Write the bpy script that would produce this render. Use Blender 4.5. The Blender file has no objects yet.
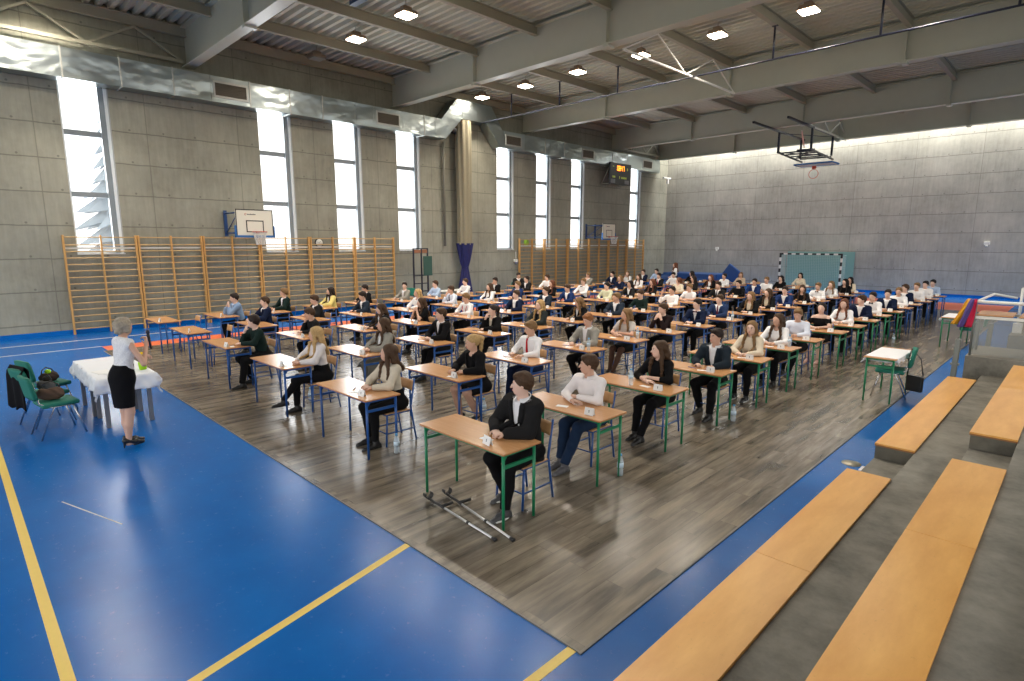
import bpy, bmesh, math, random
import numpy as np
from mathutils import Vector, Matrix
random.seed(7)
S = bpy.context.scene
COL = S.collection
PI = math.pi
R = math.radians

# ------------------------------------------------------------------ camera
cam_d = bpy.data.cameras.new('camera')
cam_d.sensor_width = 36.0
cam_d.lens = 20.11
cam_d.clip_end = 300
cam = bpy.data.objects.new('camera', cam_d)
COL.objects.link(cam)
cam.location = (0, 0, 2.632)
cam.rotation_euler = (R(90 - 9.67), 0, R(45.1))
S.camera = cam

# ------------------------------------------------------------------ world and exposure
W = bpy.data.worlds.new('world')
S.world = W
W.use_nodes = True
bg = W.node_tree.nodes['Background']
bg.inputs[0].default_value = (0.90, 0.95, 1.0, 1)
bg.inputs[1].default_value = 1.9
_nt = W.node_tree
_tc = _nt.nodes.new('ShaderNodeTexCoord'); _sp = _nt.nodes.new('ShaderNodeSeparateXYZ'); _mr = _nt.nodes.new('ShaderNodeMapRange'); _mx = _nt.nodes.new('ShaderNodeMix')
_mx.data_type = 'RGBA'; _mr.inputs[1].default_value = -0.06; _mr.inputs[2].default_value = 0.02
_mx.inputs[6].default_value = (0.16, 0.16, 0.14, 1); _mx.inputs[7].default_value = (1.0, 0.99, 0.97, 1)   # ground below the horizon, bright overcast above
_nt.links.new(_tc.outputs['Generated'], _sp.inputs[0]); _nt.links.new(_sp.outputs[2], _mr.inputs[0]); _nt.links.new(_mr.outputs[0], _mx.inputs[0]); _nt.links.new(_mx.outputs[2], bg.inputs[0])
S.view_settings.view_transform = 'Standard'
S.view_settings.look = 'None'
S.view_settings.gamma = 1.0
S.view_settings.use_curve_mapping = False
S.view_settings.exposure = 0.27


# daylight coming through the tall windows of the left wall
WIN_Y = [2.92, 8.38, 11.18, 13.98, 19.68, 22.50, 25.36, 31.15]
WIN_W, WIN_Z0, WIN_Z1 = 1.18, 2.33, 7.25
XL, YB, ZC = -20.8, 35.5, 9.25      # left wall, back wall, roof deck
def sun_panel(y):
    l = bpy.data.lights.new('window_daylight', 'AREA')
    l.shape = 'RECTANGLE'; l.size = WIN_W; l.size_y = WIN_Z1 - WIN_Z0
    l.energy = 120; l.color = (0.93, 0.97, 1.0)
    o = bpy.data.objects.new('window_daylight', l); COL.objects.link(o)
    o.location = (XL - 0.33, y + WIN_W / 2, (WIN_Z0 + WIN_Z1) / 2)
    o.rotation_euler = (R(90), 0, R(-90))
    return o
for y in WIN_Y:
    sun_panel(y)
# rooflight strip right in front of the back wall
_l = bpy.data.lights.new('rooflight_daylight', 'AREA'); _l.shape = 'RECTANGLE'; _l.size = 29.0; _l.size_y = 0.8; _l.energy = 1500; _l.color = (1.0, 0.98, 0.95)
_o = bpy.data.objects.new('rooflight_daylight', _l); COL.objects.link(_o); _o.location = (-5.9, 34.98, ZC + 0.28)
# daylight through the high glazed band of the right wall and the open end behind the camera
_l = bpy.data.lights.new('side_daylight', 'AREA'); _l.shape = 'RECTANGLE'; _l.size = 40.0; _l.size_y = 4.0; _l.energy = 330; _l.color = (1.0, 0.97, 0.92)
_o = bpy.data.objects.new('side_daylight', _l); COL.objects.link(_o); _o.location = (9.2, 13.0, 6.3); _o.rotation_euler = (R(90), 0, R(90))

# ------------------------------------------------------------------ material helpers
def mat(name, col, rough=0.6, metal=0.0, spec=0.5, emit=0, noise=0.0, scale=8.0, bump=0.0, coat=0.0):
    m = bpy.data.materials.new(name); m.use_nodes = True
    nt = m.node_tree; b = nt.nodes['Principled BSDF']
    b.inputs['Roughness'].default_value = rough
    b.inputs['Metallic'].default_value = metal
    b.inputs['Specular IOR Level'].default_value = spec
    b.inputs['Coat Weight'].default_value = coat
    c = (*col, 1)
    b.inputs['Base Color'].default_value = c
    if emit:
        b.inputs['Emission Color'].default_value = c
        b.inputs['Emission Strength'].default_value = emit
    if noise or bump:
        tc = nt.nodes.new('ShaderNodeTexCoord'); n = nt.nodes.new('ShaderNodeTexNoise')
        n.inputs['Scale'].default_value = scale; n.inputs['Detail'].default_value = 4
        nt.links.new(tc.outputs['Object'], n.inputs['Vector'])
        if noise:
            mx = nt.nodes.new('ShaderNodeMix'); mx.data_type = 'RGBA'
            mx.inputs[6].default_value = (*[max(0, v * (1 - noise)) for v in col], 1)
            mx.inputs[7].default_value = (*[min(1, v * (1 + noise)) for v in col], 1)
            nt.links.new(n.outputs['Fac'], mx.inputs[0]); nt.links.new(mx.outputs[2], b.inputs['Base Color'])
        if bump:
            bp = nt.nodes.new('ShaderNodeBump'); bp.inputs['Strength'].default_value = bump; bp.inputs['Distance'].default_value = 0.01
            nt.links.new(n.outputs['Fac'], bp.inputs['Height']); nt.links.new(bp.outputs['Normal'], b.inputs['Normal'])
    return m

class NB:
    """small node-tree helper"""
    def __init__(s, name):
        s.m = bpy.data.materials.new(name); s.m.use_nodes = True
        s.nt = s.m.node_tree; s.b = s.nt.nodes['Principled BSDF']
    def n(s, t, **kw):
        x = s.nt.nodes.new(t)
        for k, v in kw.items(): setattr(x, k, v)
        return x
    def l(s, a, b): s.nt.links.new(a, b)
    def math(s, op, a, b=None, c=None):
        x = s.n('ShaderNodeMath', operation=op)
        for i, v in enumerate((a, b, c)):
            if v is None: continue
            if isinstance(v, (int, float)): x.inputs[i].default_value = v
            else: s.l(v, x.inputs[i])
        return x.outputs[0]
    def mix(s, f, a, b, blend='MIX'):
        x = s.n('ShaderNodeMix', data_type='RGBA', blend_type=blend)
        for i, v in ((0, f), (6, a), (7, b)):
            if isinstance(v, (int, float)): x.inputs[i].default_value = v
            elif isinstance(v, tuple): x.inputs[i].default_value = (*v, 1) if len(v) == 3 else v
            else: s.l(v, x.inputs[i])
        return x.outputs[2]
    def noise(s, vec, scale, detail=4, rough=0.5):
        x = s.n('ShaderNodeTexNoise'); x.inputs['Scale'].default_value = scale
        x.inputs['Detail'].default_value = detail; x.inputs['Roughness'].default_value = rough
        if vec is not None: s.l(vec, x.inputs['Vector'])
        return x.outputs['Fac']
    def ramp(s, f, a, b):
        x = s.n('ShaderNodeMapRange'); x.inputs[1].default_value = a; x.inputs[2].default_value = b
        s.l(f, x.inputs[0]); return x.outputs[0]
    def bump(s, h, strength=0.3, dist=0.01):
        x = s.n('ShaderNodeBump'); x.inputs['Strength'].default_value = strength; x.inputs['Distance'].default_value = dist
        s.l(h, x.inputs['Height']); s.l(x.outputs['Normal'], s.b.inputs['Normal'])

def concrete_wall(name, axis, base, off, pitch_h, zoff=0.13, zpitch=0.925):
    """board-cast concrete: panel joints, tie holes, cloudy stains"""
    q = NB(name)
    g = q.n('ShaderNodeNewGeometry'); sp = q.n('ShaderNodeSeparateXYZ'); q.l(g.outputs['Position'], sp.inputs[0])
    h = sp.outputs[axis]; z = sp.outputs[2]
    zz = q.math('DIVIDE', q.math('SUBTRACT', z, zoff), zpitch)
    hh = q.math('DIVIDE', q.math('SUBTRACT', h, off), pitch_h)
    def joint(v, w):
        d = q.math('ABSOLUTE', q.math('SUBTRACT', q.math('FRACT', q.math('ADD', v, 0.5)), 0.5))
        return q.math('LESS_THAN', d, w)
    n_w = q.noise(g.outputs['Position'], 2.5, 2)
    zz2 = q.math('ADD', zz, q.math('MULTIPLY', q.math('SUBTRACT', n_w, 0.5), 0.05))
    j = q.math('MAXIMUM', joint(zz2, 0.018), q.math('MULTIPLY', joint(hh, 0.0045), 0.8))
    # tie holes just over each horizontal joint
    hv = q.math('MULTIPLY', hh, 3.0)
    dx = q.math('MULTIPLY', q.math('ABSOLUTE', q.math('SUBTRACT', q.math('FRACT', hv), 0.5)), pitch_h / 3.0)
    dz = q.math('MULTIPLY', q.math('ABSOLUTE', q.math('SUBTRACT', q.math('FRACT', zz), 0.08)), zpitch)
    r2 = q.math('SQRT', q.math('ADD', q.math('MULTIPLY', dx, dx), q.math('MULTIPLY', dz, dz)))
    hole = q.math('LESS_THAN', r2, 0.03)
    n1 = q.ramp(q.noise(g.outputs['Position'], 0.45, 6, 0.65), 0.35, 0.68)
    mp = q.n('ShaderNodeMapping'); q.l(g.outputs['Position'], mp.inputs[0]); mp.inputs['Scale'].default_value = (6, 6, 0.7)
    n2 = q.ramp(q.noise(mp.outputs[0], 1.6, 5, 0.6), 0.3, 0.75)
    n3 = q.ramp(q.noise(g.outputs['Position'], 5, 8, 0.7), 0.35, 0.7)
    # per-panel tone
    wn = q.n('ShaderNodeTexWhiteNoise'); wn.noise_dimensions = '2D'
    cb = q.n('ShaderNodeCombineXYZ'); q.l(q.math('FLOOR', hh), cb.inputs[0]); q.l(q.math('FLOOR', zz), cb.inputs[1]); q.l(cb.outputs[0], wn.inputs['Vector'])
    dark = tuple(v * 0.58 for v in base); lite = tuple(min(1, v * 1.28) for v in base)
    c = q.mix(n1, dark, lite)
    c = q.mix(0.35, c, q.mix(n2, dark, lite))
    c = q.mix(q.math('MULTIPLY', n3, 0.22), c, lite)
    c = q.mix(q.math('MULTIPLY', wn.outputs['Value'], 0.3), c, tuple(v * 0.8 for v in base))
    c = q.mix(q.math('MULTIPLY', q.math('MAXIMUM', j, hole), 0.5), c, tuple(v * 0.22 for v in base))
    q.l(c, q.b.inputs['Base Color'])
    q.b.inputs['Roughness'].default_value = 0.85
    q.bump(q.math('SUBTRACT', q.math('MULTIPLY', n3, 0.5), q.math('MAXIMUM', j, hole)), 0.4, 0.01)
    return q.m

def rough_concrete(name, base, scale=3.0):
    q = NB(name); g = q.n('ShaderNodeNewGeometry')
    a = q.ramp(q.noise(g.outputs['Position'], scale, 7, 0.65), 0.32, 0.7)
    b = q.ramp(q.noise(g.outputs['Position'], scale * 9, 5, 0.7), 0.3, 0.75)
    c = q.mix(a, tuple(v * 0.45 for v in base), tuple(v * 1.35 for v in base))
    c = q.mix(q.math('MULTIPLY', b, 0.25), c, tuple(v * 1.5 for v in base))
    q.l(c, q.b.inputs['Base Color']); q.b.inputs['Roughness'].default_value = 0.7
    q.bump(b, 0.25, 0.005)
    return q.m

def vinyl_blue():
    q = NB('blue_sports_floor'); g = q.n('ShaderNodeNewGeometry')
    a = q.ramp(q.noise(g.outputs['Position'], 1.3, 5, 0.6), 0.3, 0.7)
    sc = q.ramp(q.noise(g.outputs['Position'], 14, 8, 0.8), 0.58, 0.82)
    c = q.mix(a, (0.0, 0.112, 0.43), (0.0, 0.145, 0.52))
    c = q.mix(q.math('MULTIPLY', sc, 0.06), c, (0.20, 0.38, 0.70))
    q.l(c, q.b.inputs['Base Color'])
    r = q.math('ADD', 0.24, q.math('MULTIPLY', sc, 0.22)); q.l(r, q.b.inputs['Roughness'])
    q.b.inputs['Specular IOR Level'].default_value = 0.22
    q.bump(q.noise(g.outputs['Position'], 7, 6, 0.7), 0.10, 0.006)
    return q.m

def laminate():
    """grey-brown wood-look sheet, planks running along Y"""
    q = NB('grey_wood_floor'); g = q.n('ShaderNodeNewGeometry')
    rot = q.n('ShaderNodeMapping'); q.l(g.outputs['Position'], rot.inputs[0]); rot.inputs['Rotation'].default_value = (0, 0, R(90))
    br = q.n('ShaderNodeTexBrick'); q.l(rot.outputs[0], br.inputs['Vector'])
    br.inputs['Scale'].default_value = 1.0; br.inputs['Brick Width'].default_value = 1.15; br.inputs['Row Height'].default_value = 0.185
    br.inputs['Mortar Size'].default_value = 0.0022; br.inputs['Color1'].default_value = (0, 0, 0, 1); br.inputs['Color2'].default_value = (1, 1, 1, 1)
    br.inputs['Mortar'].default_value = (0.5, 0.5, 0.5, 1); br.offset = 0.37; br.inputs['Bias'].default_value = 0.0
    sep = q.n('ShaderNodeSeparateColor'); q.l(br.outputs['Color'], sep.inputs[0])
    per = sep.outputs[0]
    st = q.n('ShaderNodeMapping'); q.l(g.outputs['Position'], st.inputs[0]); st.inputs['Scale'].default_value = (7.5, 0.85, 1)
    ad = q.n('ShaderNodeVectorMath'); ad.operation = 'ADD'; q.l(st.outputs[0], ad.inputs[0])
    cb = q.n('ShaderNodeCombineXYZ'); q.l(q.math('MULTIPLY', per, 31.0), cb.inputs[2]); q.l(cb.outputs[0], ad.inputs[1])
    n1 = q.ramp(q.noise(ad.outputs[0], 1.0, 6, 0.62), 0.34, 0.70)
    st2 = q.n('ShaderNodeMapping'); q.l(ad.outputs[0], st2.inputs[0]); st2.inputs['Scale'].default_value = (6, 2.5, 1)
    n2 = q.ramp(q.noise(st2.outputs[0], 1.5, 6, 0.7), 0.3, 0.7)
    c = q.mix(n1, (0.032, 0.027, 0.021), (0.36, 0.30, 0.222))
    c = q.mix(q.math('MULTIPLY', n2, 0.3), c, (0.105, 0.086, 0.066))
    c = q.mix(q.math('MULTIPLY', per, 0.25), c, (0.17, 0.145, 0.115))
    c = q.mix(q.math('MULTIPLY', br.outputs['Fac'], 0.6), c, (0.03, 0.025, 0.02))
    q.l(c, q.b.inputs['Base Color'])
    q.b.inputs['Roughness'].default_value = 0.24
    q.b.inputs['Specular IOR Level'].default_value = 0.5
    q.bump(n2, 0.03, 0.003)
    return q.m

def wood(name, c0, c1, scale=(1.2, 14, 14), rough=0.4):
    q = NB(name); tc = q.n('ShaderNodeTexCoord'); mp = q.n('ShaderNodeMapping'); q.l(tc.outputs['Object'], mp.inputs[0])
    mp.inputs['Scale'].default_value = scale
    a = q.ramp(q.noise(mp.outputs[0], 1.5, 6, 0.6), 0.3, 0.7)
    b = q.ramp(q.noise(tc.outputs['Object'], 30, 3, 0.7), 0.62, 0.72)
    c = q.mix(a, c0, c1); c = q.mix(q.math('MULTIPLY', b, 0.25), c, tuple(v * 0.55 for v in c0))
    q.l(c, q.b.inputs['Base Color']); q.b.inputs['Roughness'].default_value = rough
    return q.m

def duct_metal():
    q = NB('galvanised_duct'); g = q.n('ShaderNodeNewGeometry')
    q.b.inputs['Base Color'].default_value = (0.42, 0.47, 0.48, 1); q.b.inputs['Metallic'].default_value = 1
    q.b.inputs['Roughness'].default_value = 0.3
    mp = q.n('ShaderNodeMapping'); q.l(g.outputs['Position'], mp.inputs[0]); mp.inputs['Scale'].default_value = (1, 0.9, 1.6)
    q.bump(q.noise(mp.outputs[0], 1.1, 2, 0.5), 0.5, 0.16)
    return q.m

def net_mat(name, col, cell, w):
    """woven net: threads opaque, gaps clear, laid out in the object's UVs"""
    q = NB(name); uv = q.n('ShaderNodeTexCoord'); sp = q.n('ShaderNodeSeparateXYZ'); q.l(uv.outputs['UV'], sp.inputs[0])
    def g(v): return q.math('LESS_THAN', q.math('FRACT', q.math('DIVIDE', v, cell)), w)
    f = q.math('MAXIMUM', g(sp.outputs[0]), g(sp.outputs[1]))
    q.b.inputs['Base Color'].default_value = (*col, 1); q.b.inputs['Roughness'].default_value = 0.8
    q.l(f, q.b.inputs['Alpha'])
    return q.m

M = {}
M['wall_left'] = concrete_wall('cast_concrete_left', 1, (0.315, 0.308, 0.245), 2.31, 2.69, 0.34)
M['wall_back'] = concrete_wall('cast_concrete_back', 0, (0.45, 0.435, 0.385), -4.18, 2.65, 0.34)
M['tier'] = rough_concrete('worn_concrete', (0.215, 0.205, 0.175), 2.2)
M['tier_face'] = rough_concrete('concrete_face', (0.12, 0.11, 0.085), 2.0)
M['blue_floor'] = vinyl_blue()
M['laminate'] = laminate()
M['orange_floor'] = mat('orange_sports_floor', (0.80, 0.16, 0.05), 0.35, noise=0.06)
M['yellow_line'] = mat('yellow_line_paint', (0.86, 0.62, 0.13), 0.4, noise=0.05, scale=20)
M['white_line'] = mat('white_line_paint', (0.62, 0.62, 0.55), 0.5)
M['dark_line'] = mat('floor_edge_tape', (0.18, 0.17, 0.15), 0.5)
M['deck'] = mat('roof_deck_steel', (0.56, 0.555, 0.46), 0.55, noise=0.05)
M['girder'] = mat('girder_paint', (0.50, 0.51, 0.43), 0.35, noise=0.05, scale=3)
M['purlin'] = mat('purlin_paint', (0.36, 0.34, 0.26), 0.5)
M['bench'] = wood('birch_plywood', (0.70, 0.33, 0.065), (0.84, 0.45, 0.115), (5, 1.2, 5), 0.32)
M['bench_edge'] = mat('plywood_edge', (0.30, 0.12, 0.04), 0.5)
M['desk'] = wood('beech_desk', (0.56, 0.28, 0.115), (0.66, 0.355, 0.16), (1.5, 16, 10), 0.21)
M['desk_edge'] = mat('desk_edge', (0.50, 0.20, 0.07), 0.5)
M['chair_wood'] = wood('chair_ply', (0.50, 0.26, 0.10), (0.60, 0.34, 0.15), (10, 2, 2), 0.4)
M['green_steel'] = mat('green_steel', (0.004, 0.20, 0.085), 0.35)
M['blue_steel'] = mat('blue_steel', (0.008, 0.075, 0.29), 0.35)
M['dark_blue_steel'] = mat('dark_blue_steel', (0.012, 0.05, 0.16), 0.35)
M['bars'] = wood('pine_wall_bars', (0.52, 0.27, 0.075), (0.64, 0.36, 0.12), (3, 3, 1), 0.45)
M['rung'] = mat('ash_rung', (0.55, 0.36, 0.16), 0.5)
M['white_paint'] = mat('white_paint', (0.78, 0.78, 0.74), 0.4)
M['white_frame'] = mat('window_frame_white', (0.72, 0.76, 0.78), 0.35)
M['reveal'] = mat('window_reveal', (0.40, 0.42, 0.42), 0.6)
M['pipe_grey'] = mat('grey_pipe', (0.16, 0.15, 0.12), 0.6)
M['mullion'] = mat('window_bar_grey', (0.22, 0.25, 0.27), 0.4)
M['board'] = mat('backboard_cream', (0.72, 0.70, 0.60), 0.35)
M['black'] = mat('black_paint', (0.012, 0.012, 0.014), 0.45)
M['blue_pad'] = mat('blue_pad', (0.02, 0.14, 0.42), 0.5)
M['rim'] = mat('rim_red', (0.55, 0.05, 0.02), 0.4)
M['net_white'] = mat('white_cord', (0.7, 0.7, 0.66), 0.8)
M['duct'] = duct_metal()
M['grille'] = mat('grille_frame', (0.5, 0.5, 0.47), 0.4, 0.6)
M['grille_dark'] = mat('grille_slats', (0.12, 0.10, 0.075), 0.5, 0.3)
M['curtain_blue'] = mat('navy_curtain', (0.018, 0.02, 0.11), 0.8, noise=0.2, scale=6)
M['curtain_net'] = mat('cream_netting', (0.27, 0.24, 0.165), 0.9, noise=0.3, scale=40, bump=0.6)
M['lamp'] = mat('lamp_glass', (1.0, 0.90, 0.72), 0.5, emit=22)
M['lamp_off'] = mat('lamp_glass_unlit', (0.30, 0.28, 0.22), 0.5)
M['lamp_body'] = mat('lamp_housing', (0.33, 0.24, 0.16), 0.5)
M['chrome'] = mat('chrome_tube', (0.55, 0.56, 0.58), 0.25, 1.0)
M['aluminium'] = mat('aluminium_tube', (0.78, 0.79, 0.80), 0.3, 0.8)
M['green_fabric'] = mat('green_upholstery', (0.004, 0.15, 0.105), 0.75, noise=0.15, scale=60, bump=0.3)
M['cloth'] = mat('white_tablecloth', (0.80, 0.82, 0.86), 0.8, noise=0.03, scale=5)
M['paper'] = mat('paper', (0.86, 0.86, 0.85), 0.7)
M['ink'] = mat('ink', (0.06, 0.06, 0.08), 0.6)
M['table_leg'] = mat('table_leg_grey', (0.20, 0.20, 0.21), 0.35, 0.5)
M['green_board'] = mat('dark_green_board', (0.03, 0.085, 0.065), 0.6, noise=0.15, scale=10)
M['goal_mesh'] = mat('goal_netting', (0.22, 0.40, 0.36), 0.8)
M['leather'] = mat('black_leather', (0.012, 0.012, 0.013), 0.35, noise=0.2)
M['pole_black'] = mat('black_steel', (0.010, 0.013, 0.03), 0.4)
M['led'] = mat('led_orange', (1.0, 0.28, 0.02), 0.5, emit=3.2)
M['led_dim'] = mat('led_green_dim', (0.35, 0.42, 0.06), 0.5, emit=0.25)
M['mat_blue'] = mat('gym_mat_blue', (0.012, 0.07, 0.25), 0.5)
M['mat_brown'] = mat('vaulting_box_leather', (0.28, 0.12, 0.06), 0.6)
q = NB('clear_plastic'); q.b.inputs['Base Color'].default_value = (0.75, 0.87, 0.95, 1); q.b.inputs['Alpha'].default_value = 0.33; q.b.inputs['Roughness'].default_value = 0.08
M['clear'] = q.m
q = NB('window_glass'); q.b.inputs['Base Color'].default_value = (0.9, 0.95, 1, 1); q.b.inputs['Alpha'].default_value = 0.10; q.b.inputs['Roughness'].default_value = 0.05
M['glass'] = q.m
q = NB('plexiglass'); q.b.inputs['Base Color'].default_value = (0.42, 0.44, 0.42, 1); q.b.inputs['Alpha'].default_value = 0.28; q.b.inputs['Roughness'].default_value = 0.12
M['plexi'] = q.m
M['plexi_post'] = mat('grey_post', (0.20, 0.215, 0.20), 0.4, 0.3)

# ------------------------------------------------------------------ object helpers
def link(o, parent=None):
    COL.objects.link(o)
    if parent is not None: o.parent = parent
    return o
def tag(o, label=None, cat=None, group=None, kind=None):
    if label: o['label'] = label
    if cat: o['category'] = cat
    if group: o['group'] = group
    if kind: o['kind'] = kind
    return o
def empty(name, loc=(0, 0, 0), rz=0.0, label=None, cat=None, group=None):
    o = bpy.data.objects.new(name, None); o.empty_display_size = 0.1
    o.location = loc; o.rotation_euler = (0, 0, rz); link(o)
    return tag(o, label, cat, group)

class MB:
    """collects shapes into one mesh"""
    def __init__(s): s.bm = bmesh.new()
    def box(s, c, d, rot=None, bevel=0.0, mi=0):
        r = bmesh.ops.create_cube(s.bm, size=1.0)
        vs = r['verts']
        for v in vs: v.co = Vector((v.co.x * d[0], v.co.y * d[1], v.co.z * d[2]))
        if bevel:
            es = list({e for v in vs for e in v.link_edges})
            rb = bmesh.ops.bevel(s.bm, geom=es, offset=bevel, segments=2, affect='EDGES', profile=0.5)
            vs = list({v for f in rb['faces'] for v in f.verts} | {v for v in vs if v.is_valid})
        mt = Matrix.Translation(Vector(c))
        if rot is not None: mt = mt @ rot.to_4x4()
        fs = set()
        for v in vs:
            v.co = mt @ v.co
            fs.update(v.link_faces)
        for f in fs: f.material_index = mi
        return s
    def span(s, a, b, mi=0, bevel=0.0):
        """box from min corner to max corner"""
        a = Vector(a); b = Vector(b)
        return s.box((a + b) / 2, [abs(b[i] - a[i]) for i in range(3)], bevel=bevel, mi=mi)
    def bar(s, a, b, w, h, mi=0, bevel=0.0):
        a = Vector(a); b = Vector(b); d = b - a
        q_ = d.to_track_quat('X', 'Z').to_matrix()
        return s.box((a + b) / 2, (d.length, w, h), rot=q_, mi=mi, bevel=bevel)
    def tube(s, pts, r, n=8, mi=0, cap=True):
        pts = [Vector(p) for p in pts]; rr = r if isinstance(r, (list, tuple)) else [r] * len(pts)
        rings = []
        up = None
        for i, p in enumerate(pts):
            d = (pts[min(i + 1, len(pts) - 1)] - pts[max(i - 1, 0)]).normalized()
            if up is None:
                up = Vector((0, 0, 1)) if abs(d.z) < 0.9 else Vector((1, 0, 0))
            x = d.cross(up).normalized(); y = x.cross(d).normalized(); up = y
            rings.append([s.bm.verts.new(p + (x * math.cos(2 * PI * k / n) + y * math.sin(2 * PI * k / n)) * rr[i]) for k in range(n)])
        fs = []
        for a_, b_ in zip(rings, rings[1:]):
            for k in range(n):
                fs.append(s.bm.faces.new((a_[k], a_[(k + 1) % n], b_[(k + 1) % n], b_[k])))
        if cap:
            fs.append(s.bm.faces.new(rings[0][::-1])); fs.append(s.bm.faces.new(rings[-1]))
        for f in fs: f.material_index = mi; f.smooth = True
        return s
    def lathe(s, prof, c=(0, 0, 0), n=16, mi=0):
        rings = []
        for r, z in prof:
            rings.append([s.bm.verts.new((c[0] + max(r, 1e-4) * math.cos(2 * PI * k / n), c[1] + max(r, 1e-4) * math.sin(2 * PI * k / n), c[2] + z)) for k in range(n)])
        for a_, b_ in zip(rings, rings[1:]):
            for k in range(n):
                f = s.bm.faces.new((a_[k], a_[(k + 1) % n], b_[(k + 1) % n], b_[k])); f.material_index = mi; f.smooth = True
        for f in (s.bm.faces.new(rings[0][::-1]), s.bm.faces.new(rings[-1])): f.material_index = mi
        return s
    def prism(s, poly, ax, a, b, mi=0):
        """polygon (2-D) extruded along axis ax from a to b"""
        def P(u, v, w):
            return {'x': (w, u, v), 'y': (u, w, v), 'z': (u, v, w)}[ax]
        lo = [s.bm.verts.new(P(u, v, a)) for u, v in poly]; hi = [s.bm.verts.new(P(u, v, b)) for u, v in poly]
        n = len(poly); fs = [s.bm.faces.new(lo), s.bm.faces.new(hi[::-1])]
        for k in range(n): fs.append(s.bm.faces.new((lo[k], hi[k], hi[(k + 1) % n], lo[(k + 1) % n])))
        for f in fs: f.material_index = mi
        return s
    def grid(s, fn, nu, nv, mi=0, thick=0.0):
        vs = [[s.bm.verts.new(fn(i / nu, j / nv)) for j in range(nv + 1)] for i in range(nu + 1)]
        fs = []
        for i in range(nu):
            for j in range(nv):
                f = s.bm.faces.new((vs[i][j], vs[i + 1][j], vs[i + 1][j + 1], vs[i][j + 1])); f.material_index = mi; f.smooth = True; fs.append(f)
        if thick:
            flat_ = [v for row in vs for v in row]
            for f in fs: f.normal_update()
            nrm = {v: sum((f.normal for f in v.link_faces), Vector()) for v in flat_}
            w2 = [[s.bm.verts.new(v.co - (nrm[v].normalized() if nrm[v].length > 1e-6 else Vector((0, 0, 1))) * thick) for v in row] for row in vs]
            def q4(*a):
                f = s.bm.faces.new(a); f.material_index = mi; f.smooth = True
            for i in range(nu):
                for j in range(nv): q4(w2[i][j], w2[i][j + 1], w2[i + 1][j + 1], w2[i + 1][j])
            for i in range(nu): q4(vs[i][0], w2[i][0], w2[i + 1][0], vs[i + 1][0]); q4(vs[i][nv], vs[i + 1][nv], w2[i + 1][nv], w2[i][nv])
            for j in range(nv): q4(vs[0][j], vs[0][j + 1], w2[0][j + 1], w2[0][j]); q4(vs[nu][j], w2[nu][j], w2[nu][j + 1], vs[nu][j + 1])
        return s
    def mesh(s, name, mats, smooth=None):
        bmesh.ops.recalc_face_normals(s.bm, faces=s.bm.faces)
        me = bpy.data.meshes.new(name); s.bm.to_mesh(me); s.bm.free()
        for m in (mats if isinstance(mats, (list, tuple)) else [mats]): me.materials.append(m)
        if smooth is not None:
            for p in me.polygons: p.use_smooth = smooth
        return me
    def obj(s, name, mats, parent=None, smooth=None, loc=None):
        o = bpy.data.objects.new(name, s.mesh(name, mats, smooth))
        if loc is not None: o.location = loc
        return link(o, parent)

def kids(o, table={}):
    return [c for c in o.children]
def copy_tree(o, parent=None, tree=None):
    """thing, its parts and their sub-parts"""
    tree = tree if tree is not None else snapshot(o)
    c = o.copy(); COL.objects.link(c); c.parent = parent
    for ch, sub in tree: copy_tree(ch, c, sub)
    return c
def snapshot(o):
    return [(ch, snapshot(ch)) for ch in o.children]
ORD = ['first', 'second', 'third', 'fourth', 'fifth', 'sixth', 'seventh', 'eighth', 'ninth', 'tenth', 'eleventh', 'twelfth',
       'thirteenth', 'fourteenth', 'fifteenth', 'sixteenth', 'seventeenth']
# ================================================================== THE ROOM
XR = 9.0
def struct(mb, name, mats, smooth=None):
    return tag(mb.obj(name, mats, smooth=smooth), kind='structure')

mb = MB(); mb.span((XL, -9, -0.2), (XR, YB, 0.0)); struct(mb, 'floor', M['blue_floor'])
# wood-look sheet laid over the sports floor, orange court area under its far rims
mb = MB(); mb.span((-17.75, 2.75, 0.0), (-2.06, 31.9, 0.003)); struct(mb, 'floor_court_area', M['orange_floor'])
mb = MB(); mb.span((-16.95, 2.66, 0.0), (-2.04, 28.3, 0.008)); struct(mb, 'floor_laminate', M['laminate'])
mb = MB()
mb.box((-9.5, 2.66, 0.005), (14.9, 0.012, 0.011)); mb.box((-2.04, 15.5, 0.005), (0.02, 25.7, 0.011))
tag(mb.obj('trim_1', M['dark_line']), kind='structure')
# court lines
mb = MB(); mb.span((-22.7 + 2, 0.23, 0), (-3.3, 0.30, 0.002))
struct(mb, 'floor_line_yellow', M['yellow_line'])
mb = MB(); mb.bar((-3.97, 2.655, 0.001), (-3.50, 0.56, 0.001), 0.07, 0.002); struct(mb, 'floor_line_yellow', M['yellow_line'])
mb = MB(); mb.span((-2.14, 0.5, 0), (-2.07, 2.66, 0.002)); struct(mb, 'floor_line_yellow', M['yellow_line'])
mb = MB(); mb.span((-19.33, -8, 0), (-19.25, 33, 0.002)); struct(mb, 'floor_line_white', M['white_line'])
mb = MB(); mb.span((-17.80, -8, 0), (-17.74, 2.75, 0.002)); struct(mb, 'floor_line_white', M['white_line'])
mb = MB(); mb.bar((-7.2, 0.62, 0.001), (-6.2, 0.95, 0.001), 0.012, 0.002); struct(mb, 'floor_line_white', M['white_line'])

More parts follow.
